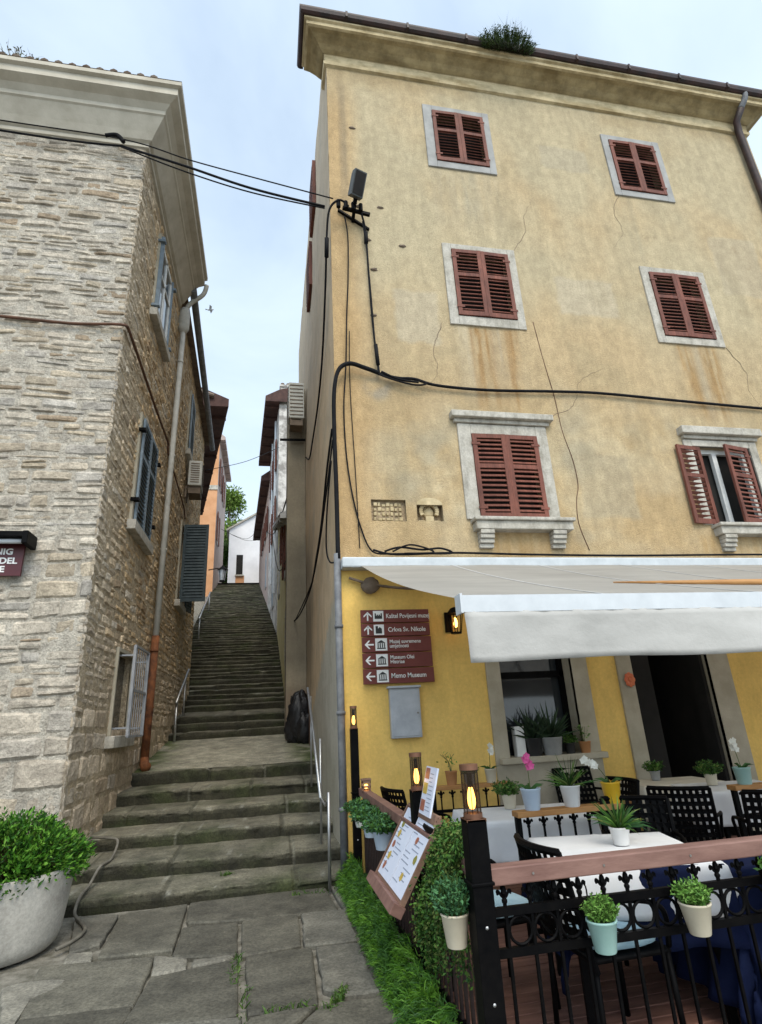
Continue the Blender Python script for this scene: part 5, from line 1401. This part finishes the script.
hs = MB(); hs.tube(smoothpts([(-2.1,8.45,-1.17),(-1.9,8.33,-1.175),(-1.74,8.22,-1.2),(-1.72,7.9,-1.33),(-1.74,7.5,-1.33),(-1.8,7.38,-1.47),(-1.78,7.0,-1.485),(-1.76,6.8,-1.57),(-1.62,6.5,-1.58),(-1.52,6.25,-1.58),(-1.55,6.0,-1.585),(-1.62,5.85,-1.585)], 6), .015, 8)
tag(hs.build('garden_hose', M['hose'], smooth=True), 'grey hose snaking over the lower steps to the planter', 'hose')
# ------------------------------------------------------------------ terrace deck
m = MB(); y = 2.86; i = 0
while y < 7.0:
    off = rnd.uniform(-.01,.01); x = 1.08
    m.box((x, y, G-.02), (9.6, y+.112, G+.035+rnd.uniform(-.001,.001))); y += .12
tag(m.build('terrace_deck', M['deck'], bevel=.004), kind='structure')

# ------------------------------------------------------------------ railings
RZ = -.7; FYR = 2.98; SXR = 1.03
def post_lamp(label, loc, h, w=.1, g='lamp posts of the terrace railing'):
    """square black post with a caged bulb at its top; h = height of the plain post, lantern .23 above"""
    t = thing('lamp_post', label, 'lamp post', loc, 0, g)
    m = MB(); m.box((-w/2,-w/2,0),(w/2,w/2,h)); m.box((-w/2-.008,-w/2-.008,.86),(w/2+.008,w/2+.008,.875))
    m.build('post', M['black'], t, world=False, bevel=.004)
    m = MB()
    for z in (.42, .7): m.lathe([(0,.004),(.0075,.0)], (0,-w/2-.002,z), 10, M=Matrix.Rotation(R(90),4,'X'))
    m.build('bolt_cover', M['steel'], t, world=False)
    lt = MB(); b = w*.47
    for (za, zb) in ((0,.022),(.212,.238)): lt.lathe([(b*.9,h+za),(b,h+za),(b,h+zb),(b*.9,h+zb)], (0,0,0), 24)
    lt.box((-w/2,-w/2,h-.012),(w/2,w/2,h)); lo = lt.build('lantern', M['copper'], t, world=False)
    lt = MB(); lt.lathe([(b*.94,h+.02),(b*.94,h+.214)], (0,0,0), 24, caps=False); lt.build('smoked_tube', M['tube_glass'], lo, smooth=True, world=False)
    lt = MB()
    for k in range(10): a = R(36*k); lt.box((b*.9*math.cos(a)-.0015, b*.9*math.sin(a)-.0015, h+.02),(b*.9*math.cos(a)+.0015, b*.9*math.sin(a)+.0015, h+.214))
    lt.build('cage', M['black'], lo, world=False)
    lt = MB(); lt.lathe([(.0,.035),(.012,.04),(.019,.06),(.020,.085),(.015,.115),(.009,.135)], (0,0,h), 12); lt.build('bulb', M['bulb'], lo, smooth=True, world=False)
    lt = MB(); lt.lathe([(.014,.135),(.014,.2)], (0,0,h), 10); lt.build('socket', M['black'], lo, world=False)
    return t
post_lamp('black lamp post at the near corner of the terrace railing', (.985, 2.95, G), 1.135, .098)
post_lamp('black lamp post of the side railing behind the menu board', (1.045, 4.3, G), 1.13, .096)
post_lamp('tallest black lamp post against the corner of the yellow house', (.965, 6.82, G), 1.53, .085)
t = thing('rail_lantern', 'small glowing dark lantern standing on the end of the side railing', 'lantern', (1.03, 6.5, RZ))
m = MB()
for z in (.0,.045,.09): m.box((-.045,-.045,z),(.045,.045,z+.018))
for sx in (-1,1):
    for sy in (-1,1): m.box((sx*.04-.005,sy*.04-.005,0),(sx*.04+.005,sy*.04+.005,.12))
m.box((-.05,-.05,.115),(.05,.05,.13)); m.build('frame', M['brown_wood'], t, world=False)
m = MB(); m.blob((0,0,.055),.022,10,8); m.build('flame', M['bulb'], t, world=False)

# front railing
t = thing('front_railing', 'black wrought iron railing with pink brown handrail along the front of the terrace', 'railing', (1.04, FYR, G))
X0, X1 = 1.035, 4.6
m = MB(); m.box((X0+.0,FYR-.045,RZ-.055),(X1,FYR+.045,RZ+.02)); 
o = m.build('handrail', M['pink_rail'], t, bevel=.006)
m = MB()
for x in (1.25, 1.62, 2.1, 2.7, 3.2): m.lathe([(0,.0),(.006,.001),(.006,.003)], (x, FYR-.046, RZ-.017), 8, M=Matrix.Rotation(R(90),4,'X'))
m.build('screws', M['dark_steel'], t)
m = MB(); m.box((X0,FYR-.014,RZ-.185),(X1,FYR+.014,RZ-.15)); m.build('top_bar', M['black'], t)
m = MB(); m.box((X0,FYR-.014,RZ-.345),(X1,FYR+.014,RZ-.31)); m.build('middle_bar', M['black'], t)
m = MB(); m.box((X0,FYR-.014,G+.1),(X1,FYR+.014,G+.135)); m.build('bottom_bar', M['black'], t)
def fleur():
    m = MB()
    m.box((-.007,-.007,G+.1-RZ),(.007,.007,-.10))
    m.lathe([(.006,-.145),(.014,-.13),(.014,-.122),(.007,-.115),(.016,-.095),(.012,-.075),(.004,-.058)], (0,0,0), 8)
    for s in (-1, 1):
        m.tube(smoothpts([(0,0,-.118),(s*.014,0,-.105),(s*.026,0,-.085),(s*.033,0,-.088),(s*.03,0,-.10)], 4), [.006]*9+[.0065]*8, 6)
    return m
def ring():
    m = MB(); m.tube([(.056*math.cos(R(20*k)),0,.056*math.sin(R(20*k))-.2475) for k in range(19)], .0075, 6, cap=False); return m
src_f = None; src_r = None
x = X0+.075; i = 0
while x < X1-.02:
    if src_f is None: src_f = fleur().build('baluster', M['black'], t, world=False); src_f.location = (x-X0-.005, 0, RZ-G)
    else: inst(src_f, t, (x-X0-.005, 0, RZ-G))
    if src_r is None: src_r = ring().build('ring', M['black'], t, world=False); src_r.location = (x-X0+.06, 0, RZ-G)
    else: inst(src_r, t, (x-X0+.06, 0, RZ-G))
    x += .128

# side railing
t = thing('side_railing', 'dark picket railing with pink brown handrail along the alley side of the terrace', 'railing', (SXR, 3.0, G))
m = MB(); m.box((SXR-.04,3.0,RZ-.055),(SXR+.04,6.77,RZ+.02)); m.build('handrail', M['pink_rail'], t, bevel=.006)
m = MB(); m.box((SXR-.012,3.0,RZ-.19),(SXR+.012,6.77,RZ-.155)); m.build('top_bar', M['black'], t)
m = MB(); m.box((SXR-.012,3.0,G+.08),(SXR+.012,6.77,G+.115)); m.build('bottom_bar', M['black'], t)
src = None; y = 3.09
while y < 6.75:
    m = MB(); m.box((-.008,-.009,.06),(.008,.009,RZ-G-.05))
    if src is None: src = m.build('picket', M['slat'], t, world=False); src.location = (0, y-3.0, 0)
    else: inst(src, t, (0, y-3.0, 0))
    y += .095

# artificial grass strip at the foot of the side railing
m = MB(); gc = [(.045,.135,.010),(.08,.21,.014),(.14,.30,.025),(.022,.075,.008),(.035,.10,.02)]
tufts = [(rnd.uniform(3.3,7.0), rnd.uniform(.775,.93), 0) for _ in range(900)]
tufts = [(a_, b_, G+max(.0, (b_-.775)/.12)**.7*rnd.uniform(.1,1.)*.23) for (a_, b_, c_) in tufts]
for (ty, tx, tz) in tufts:
    tc_ = rnd.choice(gc); dirv = Vector((-.6+rnd.gauss(0,.35), rnd.gauss(0,.4), rnd.gauss(.45,.35)))
    for k in range(30):
        p = Vector((tx+rnd.gauss(0,.012), ty+rnd.gauss(0,.02), tz+rnd.gauss(0,.015)))
        d = (dirv+Vector((rnd.gauss(0,.35), rnd.gauss(0,.35), rnd.gauss(0,.3)))).normalized(); L_ = rnd.uniform(.035,.09)
        c = lerp3(tc_, rnd.choice(gc), .4)
        m.blade([p, p+d*L_*.6, p+d*L_+Vector((0,0,-.02))], rnd.uniform(.005,.009), c)
tag(m.build('grass_strip', M['grass_leaf']), 'bright green artificial grass strip along the foot of the side railing', 'grass', kind='stuff')

# ------------------------------------------------------------------ pots and plants
def pot_mesh(r0, r1, h, th=.006): return MB().lathe([(r0,0),(r0+(r1-r0)*.1,.004),(r1,h-.012),(r1+.004,h-.008),(r1+.004,h),(r1-th,h),(r1-th,h-.02)], (0,0,0), 24, caps=False).lathe([(0,h-.022),(r1-th,h-.022)], (0,0,0), 24, caps=False).lathe([(0,.001),(r0,.001)], (0,0,0), 24, caps=False)
def fine_foliage(r, h, n, cols, base_z, L=.03):
    m = MB()
    for i in range(n//14):
        a = rnd.random()*6.283; q = rnd.random()**.5*r
        p0 = Vector((q*.4*math.cos(a), q*.4*math.sin(a), base_z)); p1 = Vector((q*1.15*math.cos(a), q*1.15*math.sin(a), base_z+h*(1-.45*(q/r)**2)*rnd.uniform(.75,1.1)))
        m.tube([p0, p1], .0018, 3, (.05,.09,.02))
        for k in range(14):
            s = .2+.8*rnd.random(); p = p0.lerp(p1, s)
            m.leaf(p+Vector((rnd.gauss(0,.006),rnd.gauss(0,.006),0)), (rnd.gauss(0,1),rnd.gauss(0,1),rnd.gauss(.4,.5)), L*rnd.uniform(.7,1.3), L*.5, rnd.choice(cols))
    return m
def spiky(n, L, w, cols, base_z, droop=.35):
    m = MB()
    for i in range(n):
        a = rnd.random()*6.283; e = rnd.uniform(.25, 1.35)
        d = Vector((math.cos(a)*math.cos(e), math.sin(a)*math.cos(e), math.sin(e))); l = L*rnd.uniform(.65,1.1)
        p = Vector((0,0,base_z))
        m.blade([p, p+d*l*.4, p+d*l*.75-Vector((0,0,droop*l*.12)), p+d*l-Vector((0,0,droop*l*.4*math.cos(e)))], w*rnd.uniform(.7,1.2), rnd.choice(cols))
    return m
def orchid(parent, petal, base_z, h, lean):
    m = MB()
    for i in range(5):
        a = i*1.3; d = Vector((math.cos(a), math.sin(a), .35))
        m.blade([Vector((0,0,base_z)), d*.06+Vector((0,0,base_z+.02)), d*.12+Vector((0,0,base_z))], .04, (.04,.10,.025))
    st = smoothpts([(0,0,base_z),(lean[0]*.3,lean[1]*.3,base_z+h*.5),(lean[0]*.7,lean[1]*.7,base_z+h*.9),(lean[0],lean[1],base_z+h)], 4)
    m.tube(st, .003, 5, (.08,.11,.03)); m.build('leaves', M['leaf'], parent, world=False)
    f = MB()
    for k in range(8):
        p = st[-1].lerp(st[-8], k/9)+Vector((rnd.gauss(0,.014),-.012+rnd.gauss(0,.01),rnd.gauss(0,.008)))
        for j in range(5):
            a = j*1.2566+.3; d = Vector((math.cos(a), -.25, math.sin(a)))
            f.leaf(p, d, .032, .03, None, .2, up=(0,-1,0))
    f.build('flowers', petal, parent, world=False)
GC = [(.03,.085,.014),(.055,.14,.022),(.09,.19,.035),(.018,.055,.010),(.12,.16,.04)]
LC = [(.09,.20,.03),(.13,.27,.05),(.06,.15,.025),(.17,.31,.07)]
BC = [(.05,.14,.055),(.08,.2,.085),(.035,.10,.045)]
def potted(name, label, loc, potm, dims, kind, cat='potted plant', group=None, **kw):
    t = thing(name, label, cat, loc, 0, group); r0, r1, h = dims
    pot_mesh(r0, r1, h).build('pot', potm, t, smooth=True, world=False)
    if kind == 'fine': fine_foliage(kw.get('r', r1*1.5), kw.get('hh', .14), kw.get('n', 700), kw.get('cols', GC), h-.02, kw.get('L', .03)).build('foliage', M['leaf'], t, world=False)
    elif kind == 'spiky': spiky(kw.get('n', 50), kw.get('L', .25), kw.get('w', .016), kw.get('cols', GC), h-.02, kw.get('droop', .5)).build('foliage', M['leaf'], t, world=False)
    elif kind == 'orchid': orchid(t, kw['petal'], h-.02, kw.get('hh', .28), kw.get('lean', (.06,0)))
    elif kind == 'bare':
        m = MB()
        for k in range(5): m.tube(smoothpts([(0,0,h-.02),(rnd.gauss(0,.02),rnd.gauss(0,.02),h+.08),(rnd.gauss(0,.06),rnd.gauss(0,.05),h+.17)],3), .003, 4, (.08,.1,.04))
        for k in range(26): m.leaf((rnd.gauss(0,.045),rnd.gauss(0,.04),h+rnd.uniform(.03,.18)), (rnd.gauss(0,1),rnd.gauss(0,1),.3), .035, .02, rnd.choice(LC))
        m.build('foliage', M['leaf'], t, world=False)
    return t
def hook(t, y0, zt, r1):
    m = MB(); m.tube(smoothpts([(0,r1,zt-.02),(0,y0,zt+.01),(0,y0,zt+.1),(0,y0+.02,zt+.12)],3), .004, 5); m.build('hook', M['black'], t, world=False)
# hanging pots
t = potted('hanging_pot', 'mint green pot with fine bright plant hanging on the front railing', (1.525, FYR-.115, -1.035), M['pot_mint'], (.046,.066,.125), 'fine', r=.075, hh=.12, n=1400, cols=LC, L=.019); hook(t, .1, .12, .06)
t = potted('hanging_pot', 'cream pot with yellow green plant hanging on the front railing', (2.02, FYR-.115, -1.02), M['pot_cream'], (.045,.07,.13), 'fine', r=.08, hh=.11, n=1300, cols=LC, L=.021); hook(t, .1, .125, .062)
t = potted('hanging_pot', 'white pot with green plant hanging at the right end of the front railing', (2.56, FYR-.115, -1.0), M['pot_white'], (.05,.078,.155), 'fine', r=.1, hh=.13, n=1000, cols=GC); hook(t, .1, .15, .07)
t = potted('hanging_pot', 'cream pot with bushy plant hanging outside the corner lamp post', (.885, 3.06, -1.005), M['pot_cream'], (.045,.064,.135), 'fine', r=.095, hh=.17, n=2200, cols=BC, L=.024); hook(t, .08, .13, .055)
for (y, lab, pm_) in ((6.15, 'pale trough pot with green plant nearest the house on the side railing', 'pot_white'), (5.6, 'light blue pot with green plant in the middle of the side railing', 'pot_blue'), (5.05, 'light blue pot with green plant beside the menu board', 'pot_blue')):
    t = potted('hanging_pot', lab, (.92, y, -.96), M[pm_], (.055,.08,.13), 'fine', r=.17, hh=.13, n=1500, cols=BC+GC[:2], L=.032)
    m = MB(); m.tube([(.08,0,.12),(.13,0,.16),(.13,0,.2)], .005, 5); m.build('hook', M['black'], t, world=False)

# ivy garland under the menu board
m = MB()
for i in range(140):
    y = rnd.uniform(3.22, 3.98); x = rnd.uniform(1.0, 1.08); ztop = -.585-max(0, y-3.5)*.95-.06*rnd.random()
    out = rnd.uniform(.03, .12)
    dr = rnd.choice([rnd.uniform(.15,.35), rnd.uniform(.2,.58)])
    pts = smoothpts([(x+.03,y,ztop-.01),(x-.03,y+rnd.gauss(0,.03),ztop+.015),(x-out+rnd.gauss(0,.015),y+rnd.gauss(0,.04),ztop-dr*.45),(x-out+.01,y+rnd.gauss(0,.06),ztop-dr)],4)
    m.tube(pts, .0025, 3, (.05,.08,.02))
    for p in pts:
        for k in range(9):
            c = rnd.choice(GC+GC+GC[3:]+LC[:1]); m.leaf(p+Vector((rnd.gauss(0,.022),rnd.gauss(0,.025),rnd.gauss(0,.02))), (rnd.gauss(-.4,.8),rnd.gauss(-.2,.8),rnd.gauss(-.3,.6)), rnd.uniform(.016,.030), rnd.uniform(.010,.017), c)
tag(m.build('ivy_garland', M['leaf']), 'trailing green ivy garland hanging over the side railing beside the menu board', 'ivy')

# menu board
def frame_pts(o, eu, ev): return lambda u, v, d: tuple(Vector(o)+Vector(eu)*u+Vector(ev)*v+Vector(eu).cross(Vector(ev)).normalized()*d)
bo = Vector((.815, 4.72, -1.03)); eu = Vector((0,-1,0)); ev = (Vector((1.055,4.72,-.60))-bo); H_ = ev.length; ev.normalize()
ev = (ev+Vector((0,-.22,0))).normalized(); 
PM = frame_pts(bo, eu, ev)
dsg = 1 if (Vector(PM(0,0,1))-bo).x < 0 else -1
PMn = lambda u, v, d: PM(u, v, d*dsg)
t = thing('menu_board', 'tilted white menu board with food pictures in a brown wooden frame', 'menu board', (.8, 4.3, -1.05))
m = MB(); pboxP(m, PMn, 0, .80, -.02, H_+.0, -.02, -.0); pboxP(m, PMn, -.02, 0, -.02, H_, -.02, .012); pboxP(m, PMn, .8, .82, -.02, H_, -.02, .012); pboxP(m, PMn, 0, .8, H_, H_+.02, -.02, .012); m.build('frame', M['brown_wood'], t)
m = MB(); pboxP(m, PMn, -.03, .83, -.09, -.021, -.03, .05); m.build('ledge', M['pink_rail'], t, bevel=.004)
m = MB(); pboxP(m, PMn, .015, .395, .0, H_-.01, .001, .005); pboxP(m, PMn, .405, .79, .0, H_-.01, .001, .005); m.build('menu_sheet', M['paper'], t)
m = MB()
for pg_ in (0, 1):
    for r_ in range(13):
        v = H_-.07-r_*.031
        if v < .03: break
        u0 = .03+pg_*.39+(.12 if (r_//3) % 2 == pg_ else 0)
        pboxP(m, PMn, u0, u0+rnd.uniform(.1,.2), v, v+.007, .0052, .0062)
m.build('menu_text', M['ink'], t)
for i, (u, v, mt) in enumerate(((.06,.34,'food3'),(.07,.27,'food1'),(.05,.19,'food2'),(.07,.11,'food1'),(.06,.04,'food2'),(.53,.30,'food2'),(.55,.07,'food1'),(.66,.20,'food3'))):
    m = MB(); c = (u+.04, v+.03); ring_ = [PMn(c[0]+.034*math.cos(R(30*k))*rnd.uniform(.8,1.2), c[1]+.028*math.sin(R(30*k))*rnd.uniform(.8,1.2), .0065) for k in range(12)]
    m.poly(ring_ if dsg > 0 else ring_[::-1]); m.build('food_picture', M[mt], t)
t = thing('menu_card', 'narrow upright menu card with food pictures clipped above the menu board', 'menu card', (1.05, 4.1, -.58))
PC = frame_pts((1.02,4.2,-.60), (.0,-1,0), (.28,0,1)); ds2 = 1 if (Vector(PC(0,0,1))-Vector((1.02,4.2,-.6))).x < 0 else -1
PCn = lambda u, v, d: PC(u, v, d*ds2)
m = MB(); pboxP(m, PCn, 0, .27, 0, .285, -.012, 0); m.build('card', M['paper'], t)
m = MB(); pboxP(m, PCn, .13, .24, .03, .035, .0005, .0015)
for k in range(9): pboxP(m, PCn, .135, .135+rnd.uniform(.06,.11), .05+k*.024, .055+k*.024, .0005, .0015)
m.build('menu_text', M['ink'], t)
for v, mt in ((.22,'food2'),(.13,'food1'),(.03,'food2')):
    m = MB(); pboxP(m, PCn, .015, .115, v-.01, v+.055, .0005, .002); m.build('food_picture', M[mt], t)
m = MB(); pboxP(m, PCn, -.06, .36, -.03, .03, -.05, -.013); m.build('wood_rest', M['brown_wood'], t, bevel=.004)

# ------------------------------------------------------------------ tables, cloths, chairs
def cloth(w, d, drop, seed=0, fold=.02, flare=.05, cdrop=.85, n=44):
    rs = random.Random(seed); m = MB(); Wd, Dd = w+2*drop, d+2*drop; base = 0
    for j in range(n+1):
        for i in range(n+1):
            s = -Wd/2+Wd*i/n; t_ = -Dd/2+Dd*j/n
            ex = max(0, abs(s)-w/2); ey = max(0, abs(t_)-d/2); sx = 1 if s > 0 else -1; sy = 1 if t_ > 0 else -1
            z = -max(ex, ey)-cdrop*min(ex, ey)*.9
            k = ex+ey
            x = max(-w/2, min(w/2, s)); y = max(-d/2, min(d/2, t_))
            if ex or ey:
                out = flare*min(1, k/drop)+.006
                wv = fold*min(1,k/drop)*math.sin((s if ey > ex else t_)*(22 if drop > .5 else 16)+seed)
                if ex: x += sx*(out*(ex/(k))+wv*(1 if ex > ey else .3))
                if ey: y += sy*(out*(ey/(k))+wv*(1 if ey > ex else .3))
            z += .003*noise.noise((s*4, t_*4, seed)); 
            if ex or ey: x += .014*noise.noise((s*5, t_*5, seed+3)); y += .014*noise.noise((s*5, t_*5, seed+9))
            if not (ex or ey): z += .003*max(0, 1-min(abs(s), abs(t_))/.03)
            m.v.append(Vector((x, y, z)))
    for j in range(n):
        for i in range(n): m.face((j*(n+1)+i, j*(n+1)+i+1, (j+1)*(n+1)+i+1, (j+1)*(n+1)+i))
    return m
def table(label, x, y, rz, w=.8, d=.8, h=.735):
    t = thing('restaurant_table', label, 'table', (x, y, G+.036), rz, 'restaurant tables on the terrace')
    m = MB(); m.box((-w/2,-d/2,h-.03),(w/2,d/2,h)); m.build('tabletop', M['black'], t, world=False)
    for sx in (-1,1):
        for sy in (-1,1):
            m = MB(); m.box((sx*(w/2-.07)-.02, sy*(d/2-.07)-.02, 0),(sx*(w/2-.07)+.02, sy*(d/2-.07)+.02, h-.03)); m.build('leg', M['black'], t, world=False)
    return t
def lay(name, label, x, y, rz, z, w, d, drop, mt, seed, cat='tablecloth', **kw):
    o = cloth(w, d, drop, seed, **kw).build(name, M[mt], None, smooth=True)
    o.location = (x, y, z); o.rotation_euler = (0,0,rz); tag(o, label, cat)
    sd2 = o.modifiers.new('sol','SOLIDIFY'); sd2.thickness = .003
    return o
TZ = G+.036+.735
TB = [('near', 2.12, 3.68, R(-14), .86, .82), ('left', 2.2, 5.3, R(-8), 1.05, .75), ('right', 4.75, 5.75, R(-12), .95, .75), ('back', 4.55, 6.45, R(-5), .95, .6), ('side', 2.84, 3.46, R(-4), .62, .66)]
table('table nearest the front railing under white and navy cloths', *TB[0][1:4], TB[0][4], TB[0][5])
lay('tablecloth', 'long navy blue cloth hanging under the white cloth on the nearest table', *TB[0][1:3], TB[0][3], TZ+.006, .9, .86, .36, 'cloth_blue', 1, fold=.03, flare=.06, cdrop=.6)
lay('tablecloth', 'white square cloth on the table nearest the front railing', *TB[0][1:3], TB[0][3], TZ+.014, .91, .87, .24, 'cloth', 2, fold=.014, flare=.04)
table('table behind the orange plant rail under a white cloth', *TB[1][1:4], TB[1][4], TB[1][5])
lay('tablecloth', 'white cloth on the table behind the left lamp post', *TB[1][1:3], TB[1][3], TZ+.006, 1.06, .76, .3, 'cloth', 3)
table('table in front of the dark doorway under a pointed cloth', *TB[2][1:4], TB[2][4], TB[2][5])
lay('tablecloth', 'cream white cloth with pointed corner in front of the dark doorway', *TB[2][1:3], TB[2][3], TZ+.006, .96, .76, .3, 'cloth', 4, fold=.03)
table('table by the wall between window and doorway under a cream cloth', *TB[3][1:4], TB[3][4], TB[3][5])
lay('tablecloth', 'cream cloth on the table by the wall between window and doorway', *TB[3][1:3], TB[3][3], TZ+.006, .96, .61, .3, 'cloth_beige', 5, fold=.03)
table('table at the right behind the railing under a navy cloth', *TB[4][1:4], TB[4][4], TB[4][5], .69)
lay('tablecloth', 'navy blue pleated cloth hanging low on the right table', *TB[4][1:3], TB[4][3], TZ-.03, .64, .68, .60, 'cloth_blue', 6, fold=.04, flare=.16, cdrop=.3)

def chair(label, x, y, rz, cush=True):
    t = thing('terrace_chair', label, 'chair', (x, y, G+.036), rz, 'black lattice back chairs on the terrace')
    # seat faces +y; back at -y
    for sx in (-1,1):
        for (yy, tp) in ((.20,.45),(-.2,.45)):
            m = MB(); m.tube([(sx*.24, yy*1.05, 0),(sx*.225, yy, tp)], .015, 8); m.build('leg', M['black'], t, world=False, smooth=True)
    m = MB(); m.box((-.24,-.22,.42),(.24,.22,.445)); m.build('seat', M['black'], t, world=False, bevel=.01)
    b = MB(); 
    def bp(u, v): # curved, slightly reclined
        return Vector((.235*u, -.215-.05*(1-u*u)-.10*v, .46+.44*v))
    n = 8
    for s in (-1, 1): b.tube([bp(s, v/6) for v in range(-1, 7)], .016, 6)
    b.tube([bp(u/6, 1) for u in range(-6, 7)], .019, 6); b.tube([bp(u/6, .06) for u in range(-6, 7)], .012, 6)
    for k in range(1, 7): 
        v = .06+.94*k/7; P_ = [bp(u/6, v) for u in range(-6, 7)]
        for a_, b_ in zip(P_[:-1], P_[1:]): b.bar(a_, b_, .008, .034)
    for k in range(-4, 5):
        u = k/5; P_ = [bp(u, .06+.94*q/6) for q in range(7)]
        for a_, b_ in zip(P_[:-1], P_[1:]): b.bar(a_, b_, .03, .007, up=(0,1,.2))
    b.build('backrest', M['black'], t, world=False)
    for s in (-1, 1):
        m = MB(); m.tube(smoothpts([(s*.235,-.25,.68),(s*.265,-.1,.68),(s*.27,.1,.66),(s*.26,.2,.6),(s*.235,.21,.45)],4), .014, 6); m.build('armrest', M['black'], t, world=False, smooth=True)
    if cush:
        m = MB(); m.blob((0,0,.475),(.235,.22,.035),20,8,0); m.v = [Vector((max(-.22,min(.22,p.x*1.15)), max(-.2,min(.2,p.y*1.15)), p.z)) for p in m.v]; m.build('cushion', M['cushion'], t, world=False, smooth=True)
    return t
chair('black chair with light blue cushion just inside the front railing', 1.74, 3.27, R(-88))
chair('black chair with light blue cushion at the left of the nearest table', 1.38, 3.9, R(-80))
chair('black chair tucked behind the nearest table by the plant rail', 2.62, 4.15, R(150))
chair('black lattice chair in front of the cream table and doorway', 3.62, 5.0, R(-40), False)
chair('black chair cut by the right edge behind the railing', 4.0, 4.45, R(-30), False)
chair('black lattice chair standing against the yellow wall near the menu', 1.55, 6.3, R(-75), False)
chair('black chair between the orange plant rail and the yellow wall', 3.1, 5.55, R(95), False)
chair('black chair by the wall under the window', 3.6, 6.62, R(180), False)

# plant rails inside the terrace
def plant_rail(label, x0, y0, x1, y1, z=-.7):
    a = Vector((x0,y0,0)); b = Vector((x1,y1,0)); L_ = (b-a).length; ang = math.atan2(y1-y0, x1-x0)
    t = thing('plant_rail', label, 'plant rail', (x0, y0, G+.036), ang, 'wooden topped iron plant rails between the tables')
    zz = z-G-.036
    m = MB(); m.box((0,-.06,zz-.04),(L_,.06,zz)); m.build('shelf', M['orange_wood'], t, world=False, bevel=.004)
    m = MB(); m.box((0,-.012,zz-.26),(L_,.012,zz-.23)); m.box((0,-.012,.08),(L_,.012,.11)); m.build('bar', M['black'], t, world=False)
    for xx in (.02, L_-.02):
        m = MB(); m.box((xx-.02,-.02,0),(xx+.02,.02,zz-.04)); m.build('post', M['black'], t, world=False)
    k = .1; s0 = None
    while k < L_-.05:
        f = fleur(); f.v = [Vector((p.x, p.y, p.z+.02)) for p in f.v]
        if s0 is None: s0 = f.build('baluster', M['black'], t, world=False); s0.location = (k, 0, zz)
        else: inst(s0, t, (k, 0, zz))
        k += .125
    return t
plant_rail('orange wooden plant rail with balusters holding three pots in mid terrace', 1.85, 4.55, 2.83, 4.55)
plant_rail('short wooden plant rail near the yellow wall on the left', 1.75, 6.55, 2.62, 6.5)
plant_rail('wooden plant rail at the right edge of the terrace', 4.05, 4.9, 5.2, 4.85)
PZ = -.7
potted('potted_orchid', 'light blue pot with a pink orchid on the plant rail', (2.0, 4.55, PZ), M['pot_blue'], (.055,.075,.15), 'orchid', petal=M['petal_pink'], hh=.25, lean=(.0,0))
potted('potted_plant', 'white pot with spiky green plant on the plant rail', (2.33, 4.55, PZ), M['pot_white'], (.055,.075,.15), 'spiky', n=70, L=.26, w=.014)
potted('potted_orchid', 'yellow pot with a white orchid on the plant rail', (2.68, 4.55, PZ), M['pot_yellow'], (.055,.072,.15), 'orchid', petal=M['petal_white'], hh=.2, lean=(-.2,0))
potted('potted_plant', 'small cream pot with green herbs on the white left table', (2.2, 5.5, TZ+.012), M['pot_cream'], (.05,.065,.12), 'fine', r=.13, hh=.14, n=800)
potted('potted_orchid', 'slim beige pot with pale orchid on the rear plant rail', (2.42, 6.5, PZ), M['pot_cream'], (.05,.065,.14), 'orchid', petal=M['petal_white'], hh=.26, lean=(.02,0))
potted('potted_plant', 'beige pot with sparse twig plant on the rear plant rail', (1.98, 6.54, PZ), M['pot_terra'], (.05,.065,.14), 'bare')
potted('potted_plant', 'terracotta pot with fern at the rear plant rail end', (2.18, 6.52, PZ), M['pot_grey'], (.045,.06,.1), 'fine', r=.1, hh=.12, n=500)
potted('potted_plant', 'white pot with arching dracaena on the nearest table', (2.2, 3.72, TZ+.02), M['pot_white'], (.045,.06,.10), 'spiky', n=95, L=.23, w=.017, droop=.7, cols=GC+[(.03,.09,.03)])
potted('potted_plant', 'small cream pot with herbs on the doorway table', (4.62, 5.85, TZ+.012), M['pot_cream'], (.05,.06,.11), 'fine', r=.13, hh=.16, n=700)
potted('potted_plant', 'small grey pot with herbs on the cream table by the wall', (4.45, 6.55, TZ+.012), M['pot_grey'], (.045,.055,.1), 'fine', r=.11, hh=.14, n=600)
potted('potted_orchid', 'mint pot with yellow white flowers at the right plant rail', (4.2, 4.9, PZ), M['pot_mint'], (.055,.072,.14), 'orchid', petal=M['petal_white'], hh=.24, lean=(-.05,0))
# sill plants
potted('potted_plant', 'grey trough with dark spiky agave on the window sill', (3.42, 6.97, -.5), M['pot_grey'], (.10,.13,.2), 'spiky', n=60, L=.46, w=.04, droop=.15, cols=[(.02,.04,.02),(.03,.055,.028)])
potted('potted_plant', 'dark spiky plant at the left of the window sill', (3.2, 7.0, -.5), M['sign_black'], (.08,.1,.2), 'spiky', n=45, L=.42, w=.035, droop=.15, cols=[(.015,.03,.016),(.025,.045,.022)])
potted('potted_plant', 'small terracotta pot at the right of the window sill', (3.84, 6.94, -.5), M['pot_terra'], (.05,.07,.13), 'bare')
potted('potted_plant', 'small dark pot with bush on the window sill', (3.66, 6.98, -.5), M['sign_black'], (.05,.06,.12), 'fine', r=.09, hh=.14, n=300)
m = MB(); m.box((2.98,7.02,-.5),(3.1,7.12,-.16)); m.box((2.985,7.015,-.49),(3.095,7.019,-.17)); tag(m.build('framed_notice', M['sign_white']), 'white framed notice leaning at the left of the window sill', 'notice')
